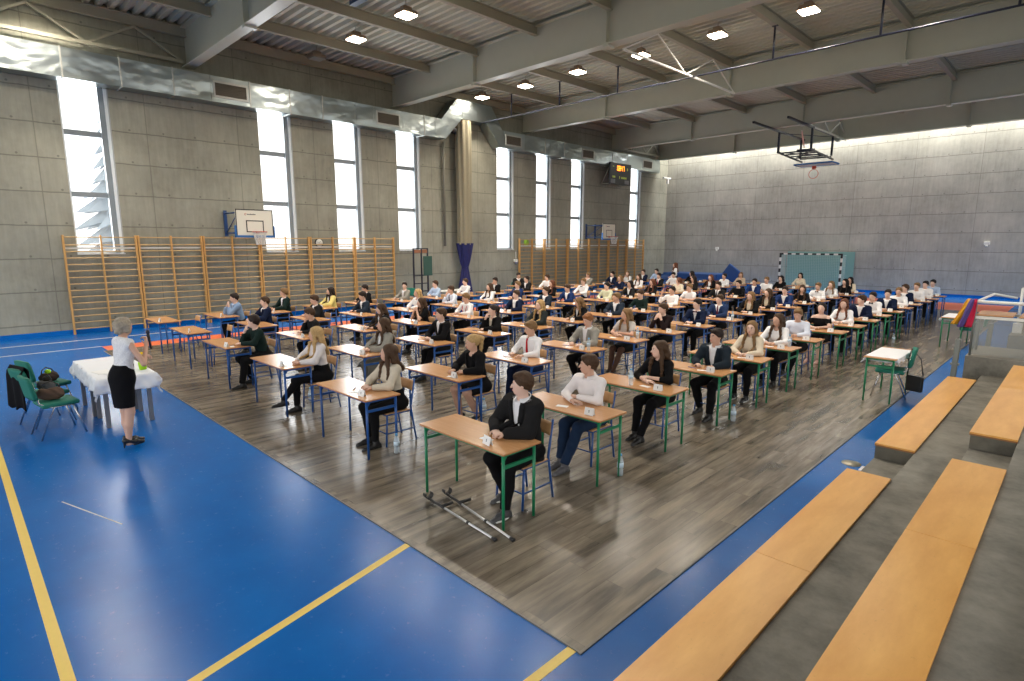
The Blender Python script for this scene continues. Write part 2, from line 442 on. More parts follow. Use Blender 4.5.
# left wall with eight tall openings
mb = MB(); T = 0.35
ys = [-9]
for y in WIN_Y: ys += [y, y + WIN_W]
ys += [YB + T]
for a, b in zip(ys[0::2], ys[1::2]): mb.span((XL - T, a, 0), (XL, b, ZC + 0.3))
for y in WIN_Y:
    mb.span((XL - T, y, 0), (XL, y + WIN_W, WIN_Z0)); mb.span((XL - T, y, WIN_Z1), (XL, y + WIN_W, ZC + 0.3))
struct(mb, 'wall_left', M['wall_left'])
mb = MB(); mb.span((XL, YB, 0), (XR, YB + T, ZC + 0.3)); struct(mb, 'wall_back', M['wall_back'])
mb = MB(); mb.span((XR, -9, 0), (XR + T, YB + T, 4.2)); mb.span((XR, -9, 8.4), (XR + T, YB + T, ZC + 0.3))
for y in (-9, 2, 13, 24, YB - 0.5): mb.span((XR, y, 4.2), (XR + T, y + 0.5, 8.4))
struct(mb, 'wall_right', M['wall_left'])
mb = MB(); mb.span((XL, -9, 0.0), (XL + 0.05, YB, 0.13)); struct(mb, 'baseboard_left', M['blue_floor'])
mb = MB(); mb.span((XL + 0.05, YB - 0.04, 0.0), (XR, YB, 0.13)); struct(mb, 'baseboard_back', M['blue_floor'])
mb = MB(); mb.span((XL - T, -9, ZC + 0.22), (XR, 34.52, ZC + 0.3)); mb.span((XL - T, 35.44, ZC + 0.22), (XR, YB + T, ZC + 0.3)); struct(mb, 'ceiling', M['deck'])
# trapezoidal roof sheet under it, ribs along X
poly = []
y = -1.5
pts_ = []
while y < 34.2:
    pts_ += [(y, ZC + 0.12), (y + 0.11, ZC + 0.12), (y + 0.15, ZC + 0.0), (y + 0.26, ZC + 0.0)]; y += 0.30
me_bm = MB(); vs_a = [me_bm.bm.verts.new((XL, p[0], p[1])) for p in pts_]; vs_b = [me_bm.bm.verts.new((XR, p[0], p[1])) for p in pts_]
vs_c = [me_bm.bm.verts.new((XL, p[0], p[1] + 0.02)) for p in pts_]; vs_d = [me_bm.bm.verts.new((XR, p[0], p[1] + 0.02)) for p in pts_]
for i in range(len(pts_) - 1):
    me_bm.bm.faces.new((vs_a[i], vs_a[i + 1], vs_b[i + 1], vs_b[i])); me_bm.bm.faces.new((vs_c[i], vs_d[i], vs_d[i + 1], vs_c[i + 1]))
struct(me_bm, 'ceiling_deck', M['deck'])

# windows: frame, bars, panes
for i, y in enumerate(WIN_Y):
    w = tag(empty('window_%d' % (i + 1), (XL - 0.22, y, WIN_Z0)), kind='structure')
    h = WIN_Z1 - WIN_Z0
    mb = MB()
    mb.span((-0.04, 0, 0), (0.06, 0.06, h)); mb.span((-0.04, WIN_W - 0.10, 0), (0.20, WIN_W - 0.03, h))
    mb.span((-0.04, 0.06, 0), (0.06, WIN_W - 0.1, 0.06)); mb.span((-0.04, 0.06, h - 0.06), (0.06, WIN_W - 0.1, h))
    mb.obj('window_frame', M['white_frame'], w)
    mb = MB()
    for z in (h * 0.345, h * 0.695): mb.span((-0.03, 0.06, z - 0.075), (0.07, WIN_W - 0.10, z + 0.075))
    mb.span((-0.03, WIN_W - 0.24, 0.06), (0.14, WIN_W - 0.10, h - 0.06))
    mb.obj('window_bar', M['mullion'], w)
    mb = MB(); mb.span((-0.006, 0.05, 0.05), (0.006, WIN_W - 0.08, h - 0.05)); mb.obj('window_pane', M['glass'], w)
    mb = MB(); mb.span((-0.10, 0, -0.03), (0.24, WIN_W, 0.0)); mb.obj('window_sill', M['white_frame'], w)
    mb = MB(); mb.span((0.06, WIN_W - 0.025, 0), (0.215, WIN_W, h)); mb.span((0.05, 0.0, h - 0.012), (0.215, WIN_W, h)); mb.obj('window_reveal', M['reveal'], w)

# ------------------------------------------------------------------ roof steel
GY = [-1.3, 6.3, 13.9, 21.5, 29.1, 34.3]
gname = ['just behind the camera end of the roof', 'nearest in the picture at the upper left', 'second from the camera', 'third from the camera, with hoop rods near it', 'fourth from the camera', 'against the top of the back wall']
for i, y in enumerate(GY):
    g = empty('roof_girder', (0, y, 8.03 if i < 5 else 7.95), 0, 'deep pale steel roof girder, ' + gname[i], 'beam', 'roof girders')
    x0, x1 = XL + 0.0, XR
    mb = MB(); mb.span((x0, -0.012, 0.03), (x1, 0.012, 1.12)); mb.obj('web', M['girder'], g)
    mb = MB(); mb.span((x0, -0.16, 0), (x1, 0.16, 0.03)); mb.obj('bottom_flange', M['girder'], g)
    mb = MB(); mb.span((x0, -0.16, 1.12), (x1, 0.16, 1.15)); mb.obj('top_flange', M['girder'], g)
    for k, xx in enumerate((-15.7, -10.15, -4.7, 0.8)):
        mb = MB(); mb.span((xx - 0.012, -0.15, 0.03), (xx + 0.012, 0.15, 1.12)); mb.span((xx - 0.08, -0.155, -0.06), (xx + 0.08, 0.155, 0.0)); mb.obj('stiffener', M['girder'], g)
PX = [-20.6, -18.3, -15.6, -12.85, -10.1, -7.35, -4.6, -1.85, 0.9]
pn = ['along the left wall'] + ['%s from the left wall' % s for s in ORD[1:]]
for bi in range(5):
    y0, y1 = GY[bi] + 0.02, GY[bi + 1] - 0.02
    for k, x in enumerate(PX):
        if bi == 0 and x > -12: continue
        mb = MB(); L_ = y1 - y0
        mb.span((-0.07, 0, 0), (0.07, L_, 0.02)); mb.span((-0.01, 0, 0.02), (0.01, L_, 0.28)); mb.span((-0.07, 0, 0.28), (0.07, L_, 0.30))
        o = mb.obj('roof_purlin', M['purlin'], loc=(x, y0, 8.90))
        tag(o, 'narrow steel purlin in the %s roof bay, %s' % (['nearest', 'second', 'third', 'fourth', 'farthest'][bi], pn[k]), 'beam', 'roof purlins')
# angle-iron brace truss along left wall top, above the duct
def lattice(name, p0, p1, depth, n, mt, r, label, cat, group=None):
    """small lattice: chords and zigzag web from p0 to p1 (bottom chord), depth up"""
    p0 = Vector(p0); p1 = Vector(p1); root = empty(name, tuple(p0), 0, label, cat, group)
    d = p1 - p0
    mb = MB(); mb.bar((0, 0, 0), d, r * 1.6, r * 1.6); mb.obj('bottom_chord', mt, root)
    for k in range(n):
        a = d * (k / n); b = d * ((k + 0.5) / n) + Vector((0, 0, depth)); c = d * ((k + 1) / n)
        mb = MB(); mb.bar(a, b, r, r); mb.bar(b, c, r, r); mb.obj('web_brace', mt, root)
    return root
for k, (a, b) in enumerate(((-1.2, 6.1), (29.2, 34.0))):
    lattice('wall_truss', (XL + 0.25, a, 8.15), (XL + 0.25, b, 8.15), 0.72, 3, M['purlin'], 0.06,
            'slim steel lattice brace above the duct on the left wall, %s bay' % ('nearest', 'farthest')[k], 'truss', 'wall braces')
lattice('roof_truss', (-9.95, 14.3, 7.98), (-9.9, 21.3, 8.0), 0.8, 2, M['white_paint'], 0.035, 'white steel lattice brace hanging between the second and third girders', 'truss')
lattice('roof_truss', (-9.95, 29.4, 7.98), (-9.9, 34.9, 8.0), 0.7, 2, M['girder'], 0.05, 'pale steel lattice brace behind the hanging basketball frame', 'truss')
# rail with hangers across the hall (curtain track)
t = empty('curtain_track', (0, 18.2, 7.98), 0, 'thin black track across the hall hung on rods below the roof', 'track')
mb = MB(); mb.tube([(XL + 0.6, 0.0, 0), (XR, 0.0, 0)], 0.028, 8); mb.obj('rail', M['pole_black'], t)
for x in (-18.3, -15.6, -12.85, -7.35, -4.6, -1.85, 0.9):
    mb = MB(); mb.tube([(x, 0, 0), (x, 0, 0.93)], 0.03, 8); mb.box((x, 0, 0.92), (0.16, 0.1, 0.02)); mb.obj('hanger', M['pole_black'], t)
for (x, y, dx) in ((-13.2, 8.3, 0.0), (-15.2, 4.6, 0.0)):
    mb = MB(); mb.span((x - 0.9, y - 0.09, 8.6), (x + 0.25, y + 0.09, 8.75)); mb.tube([(x, y, 8.75), (x, y, 9.26)], 0.02)
    tag(mb.obj('cable_tray', M['dark_blue_steel']), 'short dark blue steel tray hanging at the top edge, %s' % ('right one above the lamps' if x > -14 else 'left one before the near girder'), 'tray')

# ------------------------------------------------------------------ lamps
def lamp_fixture(x, y, lit, label):
    r_ = empty('hall_lamp', (x, y, 8.86), 0, label, 'lamp', 'square ceiling lamps')
    mb = MB(); mb.prism([(-0.24, 0.02), (0.24, 0.02), (0.17, 0.13), (-0.17, 0.13)], 'y', -0.24, 0.24); mb.box((0, 0, 0.18), (0.2, 0.26, 0.1), bevel=0.01)
    mb.obj('housing', M['lamp_body'], r_)
    mb = MB(); mb.box((0, 0, 0.0), (0.44, 0.44, 0.035), bevel=0.008); mb.obj('lamp_glass', M['lamp'] if lit else M['lamp_off'], r_)
    mb = MB(); mb.tube([(0, 0, 0.22), (0, 0, 0.40)], 0.012, 6); mb.obj('hanger', M['purlin'], r_)
    if lit:
        l = bpy.data.lights.new('lamp_light', 'AREA'); l.size = 0.4; l.energy = 100; l.color = (1.0, 0.90, 0.76); l.shape = 'SQUARE'; l.spread = R(150)
        o = bpy.data.objects.new('lamp_light', l); link(o, r_); o.location = (0, 0, -0.03)
LX = [-19.55, -16.95, -14.25, -11.55, -8.85, -6.25, -3.5]
for j, y in enumerate((2.45, 10.05, 17.65)):
    for k, x in enumerate(LX):
        lit = not (j == 1 and k == 0)
        if j == 0 and k > 2: continue
        lamp_fixture(x, y, lit, 'square %s high-bay lamp under the roof, %s bay, %s from the left' % ('lit' if lit else 'unlit', ('nearest', 'second', 'third')[j], ORD[k]))

# ------------------------------------------------------------------ air duct on the left wall
d = empty('air_duct', (XL + 0.05, 0, 7.05), 0, 'shiny galvanised steel air duct along the top of the left wall', 'duct')
DW, DH = 0.55, 0.78
def duct_run(y0, y1, z=0.0):
    mb = MB(); mb.span((0, y0, z), (DW, y1, z + DH)); return mb
breaks = [-6, -4.2, -2.4, -0.6, 1.1, 3.0, 4.35, 5.7, 6.75, 7.95, 9.3, 10.5, 11.8, 12.6, 13.9, 15.0, 15.55]
for a, b in zip(breaks, breaks[1:]): duct_run(a + 0.004, b - 0.004).obj('duct_section', M['duct'], d)
# dog-leg over the curtain: outline in (y, z) extruded across the duct width
H1 = 0.95
for poly in ([(15.554, 0), (16.1, 0.0), (17.05, H1), (17.05, H1 + DH), (16.75, H1 + DH), (15.9, DH), (15.554, DH)],
             [(17.058, H1), (18.5, H1), (18.5, H1 + DH), (17.058, H1 + DH)],
             [(18.508, H1), (19.35, 0), (19.6, 0), (19.6, DH), (19.5, DH), (18.8, H1 + DH), (18.508, H1 + DH)]):
    mb = MB(); mb.prism(poly, 'x', 0, DW); mb.obj('duct_section', M['duct'], d)
breaks = [19.61, 21.0, 22.5, 24.0, 25.4, 26.8, 28.3, 29.8, 31.3, 32.8, 33.5]
for a, b in zip(breaks, breaks[1:]): duct_run(a + 0.004, b - 0.004).obj('duct_section', M['duct'], d)
for y in [-4.2, -2.4, -0.6, 1.1, 3.0, 4.35, 5.7, 7.95, 9.3, 10.5, 15.0, 22.5, 24.0, 28.3, 29.8]:
    mb = MB(); mb.span((-0.0, y - 0.018, -0.018), (DW + 0.018, y + 0.018, DH + 0.018)); mb.obj('duct_joint', M['grille'], d)
for y in (0.6, 6.82, 12.72, 19.7, 25.5, 31.5):
    g = MB(); g.span((DW, y, 0.14), (DW + 0.03, y + 1.06, 0.20)); g.span((DW, y, 0.58), (DW + 0.03, y + 1.06, 0.64)); g.span((DW, y, 0.2), (DW + 0.03, y + 0.05, 0.58)); g.span((DW, y + 1.01, 0.2), (DW + 0.03, y + 1.06, 0.58))
    go = g.obj('air_grille', M['grille'], d)
    g = MB(); g.span((DW, y + 0.05, 0.2), (DW + 0.01, y + 1.01, 0.58))
    for k in range(7): g.bar((DW + 0.014, y + 0.05, 0.225 + k * 0.055), (DW + 0.014, y + 1.01, 0.225 + k * 0.055), 0.022, 0.012)
    g.obj('slats', M['grille_dark'], go)

# ------------------------------------------------------------------ drawn curtain: netting above, navy cloth below
c = empty('divider_curtain', (XL + 0.42, 17.25, 0), 0, 'drawn divider curtain by the left wall, beige netting above navy cloth', 'curtain')
def curtain_fn(z0, z1, rad, folds, ph, amp=.16):
    def fn(u, v):
        z = z0 + (z1 - z0) * v; a = u * 2 * PI; r_ = rad(v) * (1 + amp * math.sin(a * folds + ph + 1.5 * v))
        return (r_ * 0.8 * math.cos(a), r_ * math.sin(a), z)
    return fn
mb = MB(); mb.grid(curtain_fn(2.55, 7.95, lambda v: 0.36 - 0.02 * math.sin(v * 6), 9, 0, .07), 88, 20); mb.obj('netting', M['curtain_net'], c)
def navy(v):
    if v < 0.58: return 0.36 - 0.21 * (v / 0.58) ** 1.2
    return 0.15 + 0.24 * ((v - 0.58) / 0.42) ** 0.8
mb = MB(); mb.grid(curtain_fn(0.03, 2.62, navy, 8, 0.6), 80, 24); mb.obj('cloth', M['curtain_blue'], c)
mb = MB(); mb.tube([(0.0 + 0.165 * 0.85 * math.cos(a), 0.165 * math.sin(a), 1.53 + 0.01 * math.sin(3 * a)) for a in [k * 2 * PI / 24 for k in range(25)]], 0.02, 6); mb.obj('tie_band', M['curtain_blue'], c)
# rolled-up cover beside it
mb = MB(); mb.tube([(XL + 0.45, 16.2, 7.55), (XL + 0.45, 16.75, 7.45)], 0.13, 12); mb.box((XL + 0.45, 16.5, 7.75), (0.1, 0.5, 0.08))
tag(mb.obj('curtain_motor', M['black']), 'dark cylindrical curtain motor beneath the raised duct', 'motor')
mb = MB(); mb.tube([(XL + 0.12, 16.35, 2.5), (XL + 0.12, 16.35, 7.0)], 0.05, 8)
tag(mb.obj('wall_pipe', M['pipe_grey']), 'dark vertical pipe on the left wall beside the drawn curtain', 'pipe')

# ------------------------------------------------------------------ wall bars
def wall_bar_unit(w):
    r_ = empty('wall_bars')
    for k, y in enumerate((0.035, w / 2, w - 0.035)):
        mb = MB(); mb.box((0.0, y, 1.43), (0.12, 0.042 if k == 1 else 0.05, 2.86), bevel=0.006); mb.obj('side_post' if k != 1 else 'middle_post', M['bars'], r_)
    for k in range(15):
        mb = MB(); z = 0.16 + k * 0.186 if k < 14 else 2.80
        mb.bar((0.03, 0.03, z), (0.03, w - 0.03, z), 0.042, 0.032, bevel=0.008); mb.obj('rung', M['rung'], r_)
    mb = MB(); mb.span((-0.05, 0.03, 2.46), (-0.035, w - 0.03, 2.51)); mb.obj('mounting_rail', M['white_paint'], r_)
    return r_
for si, (y0, w, n, where) in enumerate(((2.57, 1.842, 6, 'near set'), (21.1, 1.93, 6, 'far set'))):
    proto = wall_bar_unit(w); tree = snapshot(proto)
    for k in range(n):
        o = proto if k == 0 else copy_tree(proto, None, tree)
        o.location = (XL + 0.13, y0 + k * w, 0)
        tag(o, 'wooden wall bar unit on the left wall, %s, %s unit from the %s end' % (where, ORD[k], 'left'), 'wall bars', 'wall bars %s' % where)

# ------------------------------------------------------------------ basketball backboards on the left wall
def net_ring(mb, c, r0, r1, h, n=12):
    cx, cy, cz = c
    for k in range(n):
        a0 = 2 * PI * k / n
        for s_ in (1, -1):
            pts = []
            for t_ in range(6):
                f = t_ / 5; a = a0 + s_ * f * 1.3; r_ = r0 + (r1 - r0) * f ** 0.7
                pts.append((cx + r_ * math.cos(a), cy + r_ * math.sin(a), cz - h * f))
            mb.tube(pts, 0.008, 4, cap=False)
def wall_hoop(y0, label):
    """board faces +X; local origin on the wall at board bottom left"""
    r_ = empty('basketball_hoop', (XL + 0.03, y0, 2.86), 0, label, 'basketball hoop', 'wall-mounted hoops')
    BX = 1.25
    mb = MB(); mb.span((BX, 0, 0.02), (BX + 0.03, 1.2, 0.85)); bo = mb.obj('backboard', M['board'], r_)
    mb = MB()
    for a, b in (((BX + 0.031, 0.0, 0.82), (BX + 0.036, 1.2, 0.85)), ((BX + 0.031, 0.0, 0.02), (BX + 0.036, 0.03, 0.85)), ((BX + 0.031, 1.17, 0.02), (BX + 0.036, 1.2, 0.85)),
                 ((BX + 0.031, 0.32, 0.12), (BX + 0.036, 0.35, 0.50)), ((BX + 0.031, 0.85, 0.12), (BX + 0.036, 0.88, 0.50)), ((BX + 0.031, 0.32, 0.47), (BX + 0.036, 0.88, 0.50)), ((BX + 0.031, 0.32, 0.12), (BX + 0.036, 0.88, 0.15))): mb.span(a, b)
    mb.obj('board_marking', M['black'], bo)
    mb = MB()
    mb.span((BX - 0.03, -0.03, -0.05), (BX + 0.05, 1.23, 0.02)); mb.span((BX - 0.03, -0.035, -0.05), (BX + 0.05, 0.0, 0.33)); mb.span((BX - 0.03, 1.2, -0.05), (BX + 0.05, 1.235, 0.33)); mb.obj('edge_padding', M['blue_pad'], r_)
    # maker's mark: small red ring and dark word
    mb = MB()
    mb.tube([(BX + 0.034, 0.32 + 0.03 * math.cos(a), 0.69 + 0.03 * math.sin(a)) for a in [k * PI / 5 for k in range(9)]], 0.006, 5); mb.obj('ring_mark', M['rim'], bo)
    mb = MB()
    for k in range(9):
        mb.span((BX + 0.031, 0.375 + k * 0.03, 0.675), (BX + 0.036, 0.397 + k * 0.03, 0.675 + (0.028 if k % 3 else 0.036)))
    mb.obj('word_mark', M['ink'], bo)
    mb = MB()
    for yy in (0.12, 0.95):
        for z in (0.1, 0.75):
            mb.tube([(0.02, yy, z), (BX - 0.02, yy, z)], 0.025, 8)
        mb.tube([(0.05, yy, 0.1), (BX - 0.05, yy, 0.75)], 0.018, 8)
        mb.span((0, yy - 0.05, 0.0), (0.05, yy + 0.05, 0.85)); mb.span((BX - 0.05, yy - 0.04, 0.02), (BX - 0.005, yy + 0.04, 0.83))
    mb.obj('wall_bracket', M['dark_blue_steel'], r_)
    mb = MB(); cx, cy, cz = BX + 0.38, 0.6, 0.13
    mb.tube([(cx + 0.225 * math.cos(a), cy + 0.225 * math.sin(a), cz) for a in [k * PI / 12 for k in range(25)]], 0.012, 6)
    mb.box((BX + 0.09, cy, cz - 0.02), (0.12, 0.16, 0.05)); mb.obj('rim', M['rim'], r_)
    mb = MB(); net_ring(mb, (cx, cy, cz - 0.01), 0.22, 0.12, 0.4); mb.obj('net', M['net_white'], r_)
    return r_
wall_hoop(6.93, 'basketball board with hoop on blue bracket above the near wall bars')
wall_hoop(26.6, 'smaller-looking basketball board with hoop above the far wall bars')

# ------------------------------------------------------------------ ceiling-hung hoop, folded up
r_ = empty('hanging_hoop', (-10.7, 27.6, 8.0), 0, 'black steel basketball frame folded up under the roof by the back wall', 'basketball hoop')
for x in (-0.75, 0.75):
    mb = MB(); mb.bar((x, -0.9, -0.02), (x, 5.6, -0.02), 0.09, 0.09); mb.obj('ceiling_beam', M['pole_black'], r_)
mb = MB()
for x in (-0.75, 0.75):
    for y in (2.2, 5.2):
        mb.bar((x, y, -0.05), (x, y, -1.0), 0.09, 0.09)
mb.obj('hanger_post', M['pole_black'], r_)
mb = MB()
for x in (-0.75, 0.75): mb.bar((x, 2.1, -1.0), (x, 5.5, -1.15), 0.07, 0.07)
for y in (2.3, 3.1, 3.9, 4.6, 5.2): mb.bar((-0.75, y, -1.03), (0.75, y, -1.05), 0.06, 0.06)
mb.bar((-0.75, 2.3, -1.0), (0.75, 4.6, -1.05), 0.04, 0.04); mb.bar((0.75, 2.3, -1.0), (-0.75, 4.6, -1.05), 0.04, 0.04)
mb.bar((-0.3, 3.4, -0.85), (0.35, 3.9, -0.82), 0.14, 0.14)
mb.bar((-0.75, 2.3, -0.1), (0.75, 5.1, -0.1), 0.03, 0.03)
mb.obj('folding_frame', M['pole_black'], r_)
mb = MB(); mb.bar((0.2, 2.4, -0.08), (0.1, 3.2, -0.75), 0.05, 0.05); mb.obj('actuator', M['aluminium'], r_)
mb = MB(); mb.span((-0.9, 4.9, -1.35), (0.9, 5.95, -1.31)); mb.obj('backboard', M['board'], r_)
mb = MB(); mb.span((-0.93, 4.85, -1.37), (0.93, 4.9, -1.29)); mb.span((-0.93, 5.95, -1.37), (0.93, 6.0, -1.29)); mb.span((-0.93, 4.9, -1.37), (-0.9, 5.95, -1.29)); mb.span((0.9, 4.9, -1.37), (0.93, 5.95, -1.29)); mb.obj('edge_padding', M['blue_pad'], r_)
mb = MB(); mb.tube([(0.02 + 0.225 * math.cos(a), 5.05, -1.95 + 0.225 * math.sin(a) + 0.1) for a in [k * PI / 12 for k in range(25)]], 0.014, 6); mb.box((0.02, 5.08, -1.52), (0.18, 0.1, 0.16)); mb.obj('rim', M['rim'], r_)

# ------------------------------------------------------------------ scoreboard
sb = empty('scoreboard', (XL + 0.10, 27.85, 5.98), 0, 'dark electronic scoreboard with orange digits hanging below the duct', 'scoreboard')
mb = MB(); mb.box((0.62, 1.1, 0.62), (0.10, 2.1, 1.22), bevel=0.01); case = mb.obj('case', M['black'], sb)
mb = MB()
for y in (0.15, 2.05):
    mb.bar((-0.1, y, 0.05), (0.58, y, 0.05), 0.04, 0.04); mb.bar((-0.1, y, 1.02), (0.58, y, 1.15), 0.04, 0.04); mb.bar((0.02, y, 0.1), (0.56, y, 1.0), 0.03, 0.03)
mb.obj('bracket', M['purlin'], sb)
SEG = {'0': 'abcdef', '8': 'abcdefg', '4': 'bcfg', '7': 'abc', '1': 'bc', '2': 'abdeg'}
def digit(mb, ch, y, z, w, h, x):
    th = w * 0.2
    bars = {'a': ((0, h - th), (w, h)), 'd': ((0, 0), (w, th)), 'g': ((0, h / 2 - th / 2), (w, h / 2 + th / 2)), 'f': ((0, h / 2), (th, h)), 'b': ((w - th, h / 2), (w, h)), 'e': ((0, 0), (th, h / 2)), 'c': ((w - th, 0), (w, h / 2))}
    for s_ in SEG[ch]:
        (a0, b0), (a1, b1) = bars[s_]; mb.span((x, y + a0, z + b0), (x + 0.008, y + a1, z + b1))
mb = MB(); yy = 0.72
for ch in '0847':
    digit(mb, ch, yy, 0.80, 0.155, 0.27, 0.671); yy += 0.19
mb.obj('clock_digit', M['led'], case)
mb = MB()
for (y, z, w) in ((0.28, 0.38, 0.35), (1.15, 0.36, 0.62)):
    for k in range(int(w / 0.07)): mb.span((0.671, y + k * 0.07, z), (0.678, y + k * 0.07 + 0.045, z + 0.11))
mb.span((0.671, 0.28, 1.0), (0.678, 0.42, 1.03)); mb.span((0.671, 1.72, 0.85), (0.678, 1.80, 1.0)); mb.span((0.671, 0.95, 0.35), (0.678, 1.0, 0.5))
mb.obj('small_digit', M['led_dim'], case)
mb = MB(); mb.span((0.671, 0.12, 0.08), (0.676, 0.55, 0.30)); mb.span((0.671, 1.5, 0.08), (0.676, 1.95, 0.30)); mb.obj('label_plate', mat('board_plate_grey', (0.16, 0.16, 0.17), 0.5), case)

# ------------------------------------------------------------------ goal
g = empty('handball_goal', (-12.35, 33.6, 0), 0, 'handball goal with black and white striped posts by the back wall', 'goal')
GW = 3.1
def striped(a, b, n, name):
    a = Vector(a); b = Vector(b); mb = MB()
    for k in range(n):
        p = a + (b - a) * (k / n); q_ = a + (b - a) * ((k + 1) / n); mb.bar(p, q_, 0.085, 0.085, mi=k % 2)
    return mb.obj(name, [M['black'], M['white_paint']], g)
striped((0, 0, 2.04), (0, 0, 0), 10, 'goal_post'); striped((GW, 0, 2.04), (GW, 0, 0), 10, 'goal_post'); striped((-0.04, 0, 2.04), (GW + 0.04, 0, 2.04), 15, 'crossbar')
mb = MB()
for x in (0.0, GW):
    mb.tube([(x, 0.0, 2.0), (x + 0.0, 0.75, 1.95), (x, 1.2, 0.05), (x, 0.0, 0.05)], 0.02, 6)
mb.tube([(0, 1.2, 0.05), (GW, 1.2, 0.05)], 0.02, 6); mb.obj('rear_frame', M['goal_mesh'], g)
mb = MB(); 
def sheet(p, u, v, nu, nv, r=0.010):
    p = Vector(p); u = Vector(u); v = Vector(v)
    for i in range(nu + 1):
        a = p + u * (i / nu); mb.bar(a, a + v, r, r)
    for j in range(nv + 1):
        a = p + v * (j / nv); mb.bar(a, a + u, r, r)
sheet((0, 0.78, 1.98), (GW, 0, 0), (0, 0.4, -1.93), 34, 22); sheet((0, 0.02, 2.0), (0, 0.74, -0.03), (0, 0.0, -1.95), 8, 20); sheet((GW, 0.02, 2.0), (0, 0.74, -0.03), (0, 0.0, -1.95), 8, 20); sheet((0, 0.02, 2.0), (GW, 0, 0), (0, 0.74, -0.02), 34, 8)
mb.obj('goal_net', mat('goal_cord', (0.42, 0.56, 0.52), 0.8), g)
# green protective net behind the goal
mb = MB(); mb.span((-12.6, YB - 0.13, 0.0), (-9.1, YB - 0.1, 2.15)); tag(mb.obj('goal_backdrop', M['goal_mesh']), 'dull green sheet on the back wall behind the goal', 'sheet')

# ------------------------------------------------------------------ small things on the left wall
def clock(y, z, rim, face, label):
    r_ = empty('wall_clock', (XL, y, z), 0, label, 'clock')
    def disc(x0, x1, r, m, nm):
        mb = MB(); mb.tube([(x0, 0, 0), (x1, 0, 0)], r, 24); return mb.obj(nm, m, r_)
    disc(0, 0.05, 0.165, rim, 'rim'); disc(0.05, 0.055, 0.14, face, 'dial')
    mb = MB(); mb.bar((0.06, 0, 0), (0.06, 0.05, 0.07), 0.012, 0.006); mb.bar((0.06, 0, 0), (0.06, -0.09, 0.02), 0.01, 0.006); mb.obj('hand', M['ink'], r_)
clock(10.36, 2.64, M['black'], M['white_paint'], 'round white wall clock with dark rim above the near wall bars')
clock(21.75, 2.66, mat('lime_green', (0.30, 0.62, 0.03), 0.5), mat('lime_green_face', (0.36, 0.66, 0.06), 0.5), 'round lime green clock above the far wall bars')
def horn(y, z, label, X=XL + 0.1):
    mb = MB(); mb.box((X, y, z), (0.22, 0.14, 0.14), bevel=0.02); mb.tube([(X, y, z + 0.1), (X, y, z + 0.45)], 0.012, 6)
    mb.lathe([(0.03, -0.16), (0.09, -0.07), (0.10, -0.07)], (X + 0.03, y, z)); tag(mb.obj('wall_camera', M['white_paint']), label, 'camera')
horn(20.9, 1.75, 'small white camera on the left wall right of the navy curtain')
r_ = empty('wall_speaker', (XL + 0.1, YB - 0.75, 6.65), 0, 'small white speaker bracket near the far wall corner', 'speaker')
mb = MB(); mb.box((0.3, 0, 0.2), (0.12, 0.9, 0.10), bevel=0.02); mb.obj('arm', M['white_paint'], r_)
mb = MB(); mb.box((0.3, 0.1, 0.0), (0.14, 0.14, 0.34), bevel=0.03); mb.obj('body', M['white_paint'], r_)
for x, z in ((-3.6, 2.62), (-17.0, 2.3)):
    mb = MB(); mb.box((x, YB - 0.05, z), (0.22, 0.1, 0.16), bevel=0.02); mb.lathe([(0.05, -0.16), (0.05, -0.08)], (x, YB - 0.08, z)); tag(mb.obj('wall_socket', M['white_paint']), 'tiny white box on the back wall, %s' % ('right of the goal' if x > -5 else 'near the far corner'), 'socket box')

# rack with green board by the left wall
r_ = empty('board_rack', (-19.9, 14.05, 0), 0, 'dark steel rack holding a green board by the left wall', 'rack')
mb = MB()
for y in (0.0, 0.40, 0.72):
    mb.bar((0, y, 0.05), (0, y, 2.42), 0.05, 0.05)
    mb.bar((0.45, y, 0.05), (0.0, y, 0.5), 0.04, 0.04)
for z in (0.1, 0.62, 0.95, 1.28, 2.40): mb.bar((0, 0, z), (0, 0.72, z), 0.04, 0.04)
mb.obj('frame', M['pole_black'], r_)
mb = MB(); mb.span((-0.02, 0.03, 2.22), (0.02, 0.70, 2.36)); mb.obj('top_board', M['mat_brown'], r_)
mb = MB(); mb.box((0.09, 0.66, 1.68), (0.05, 0.44, 0.82), bevel=0.01); mb.obj('green_panel', M['green_board'], r_)

# gym equipment stacked before the back wall at left
mb = MB(); mb.box((-17.4, 33.5, 0.62), (3.6, 1.6, 0.36), bevel=0.05); tag(mb.obj('gym_mat', M['mat_blue']), 'thick blue gym mat lying on the pile beside the far corner', 'gym mat')
mb = MB(); mb.box((-17.3, 33.4, 0.22), (3.3, 1.5, 0.42), bevel=0.03); tag(mb.obj('vaulting_box', M['mat_brown']), 'low brown box under the thick blue gym mat', 'box')
mb = MB(); mb.box((-15.2, 33.9, 0.80), (1.0, 0.2, 0.8), rot=Matrix.Rotation(R(35), 3, 'Y'), bevel=0.04); tag(mb.obj('gym_mat', M['mat_blue']), 'blue gym mat leaning upright right of the mat pile', 'gym mat')

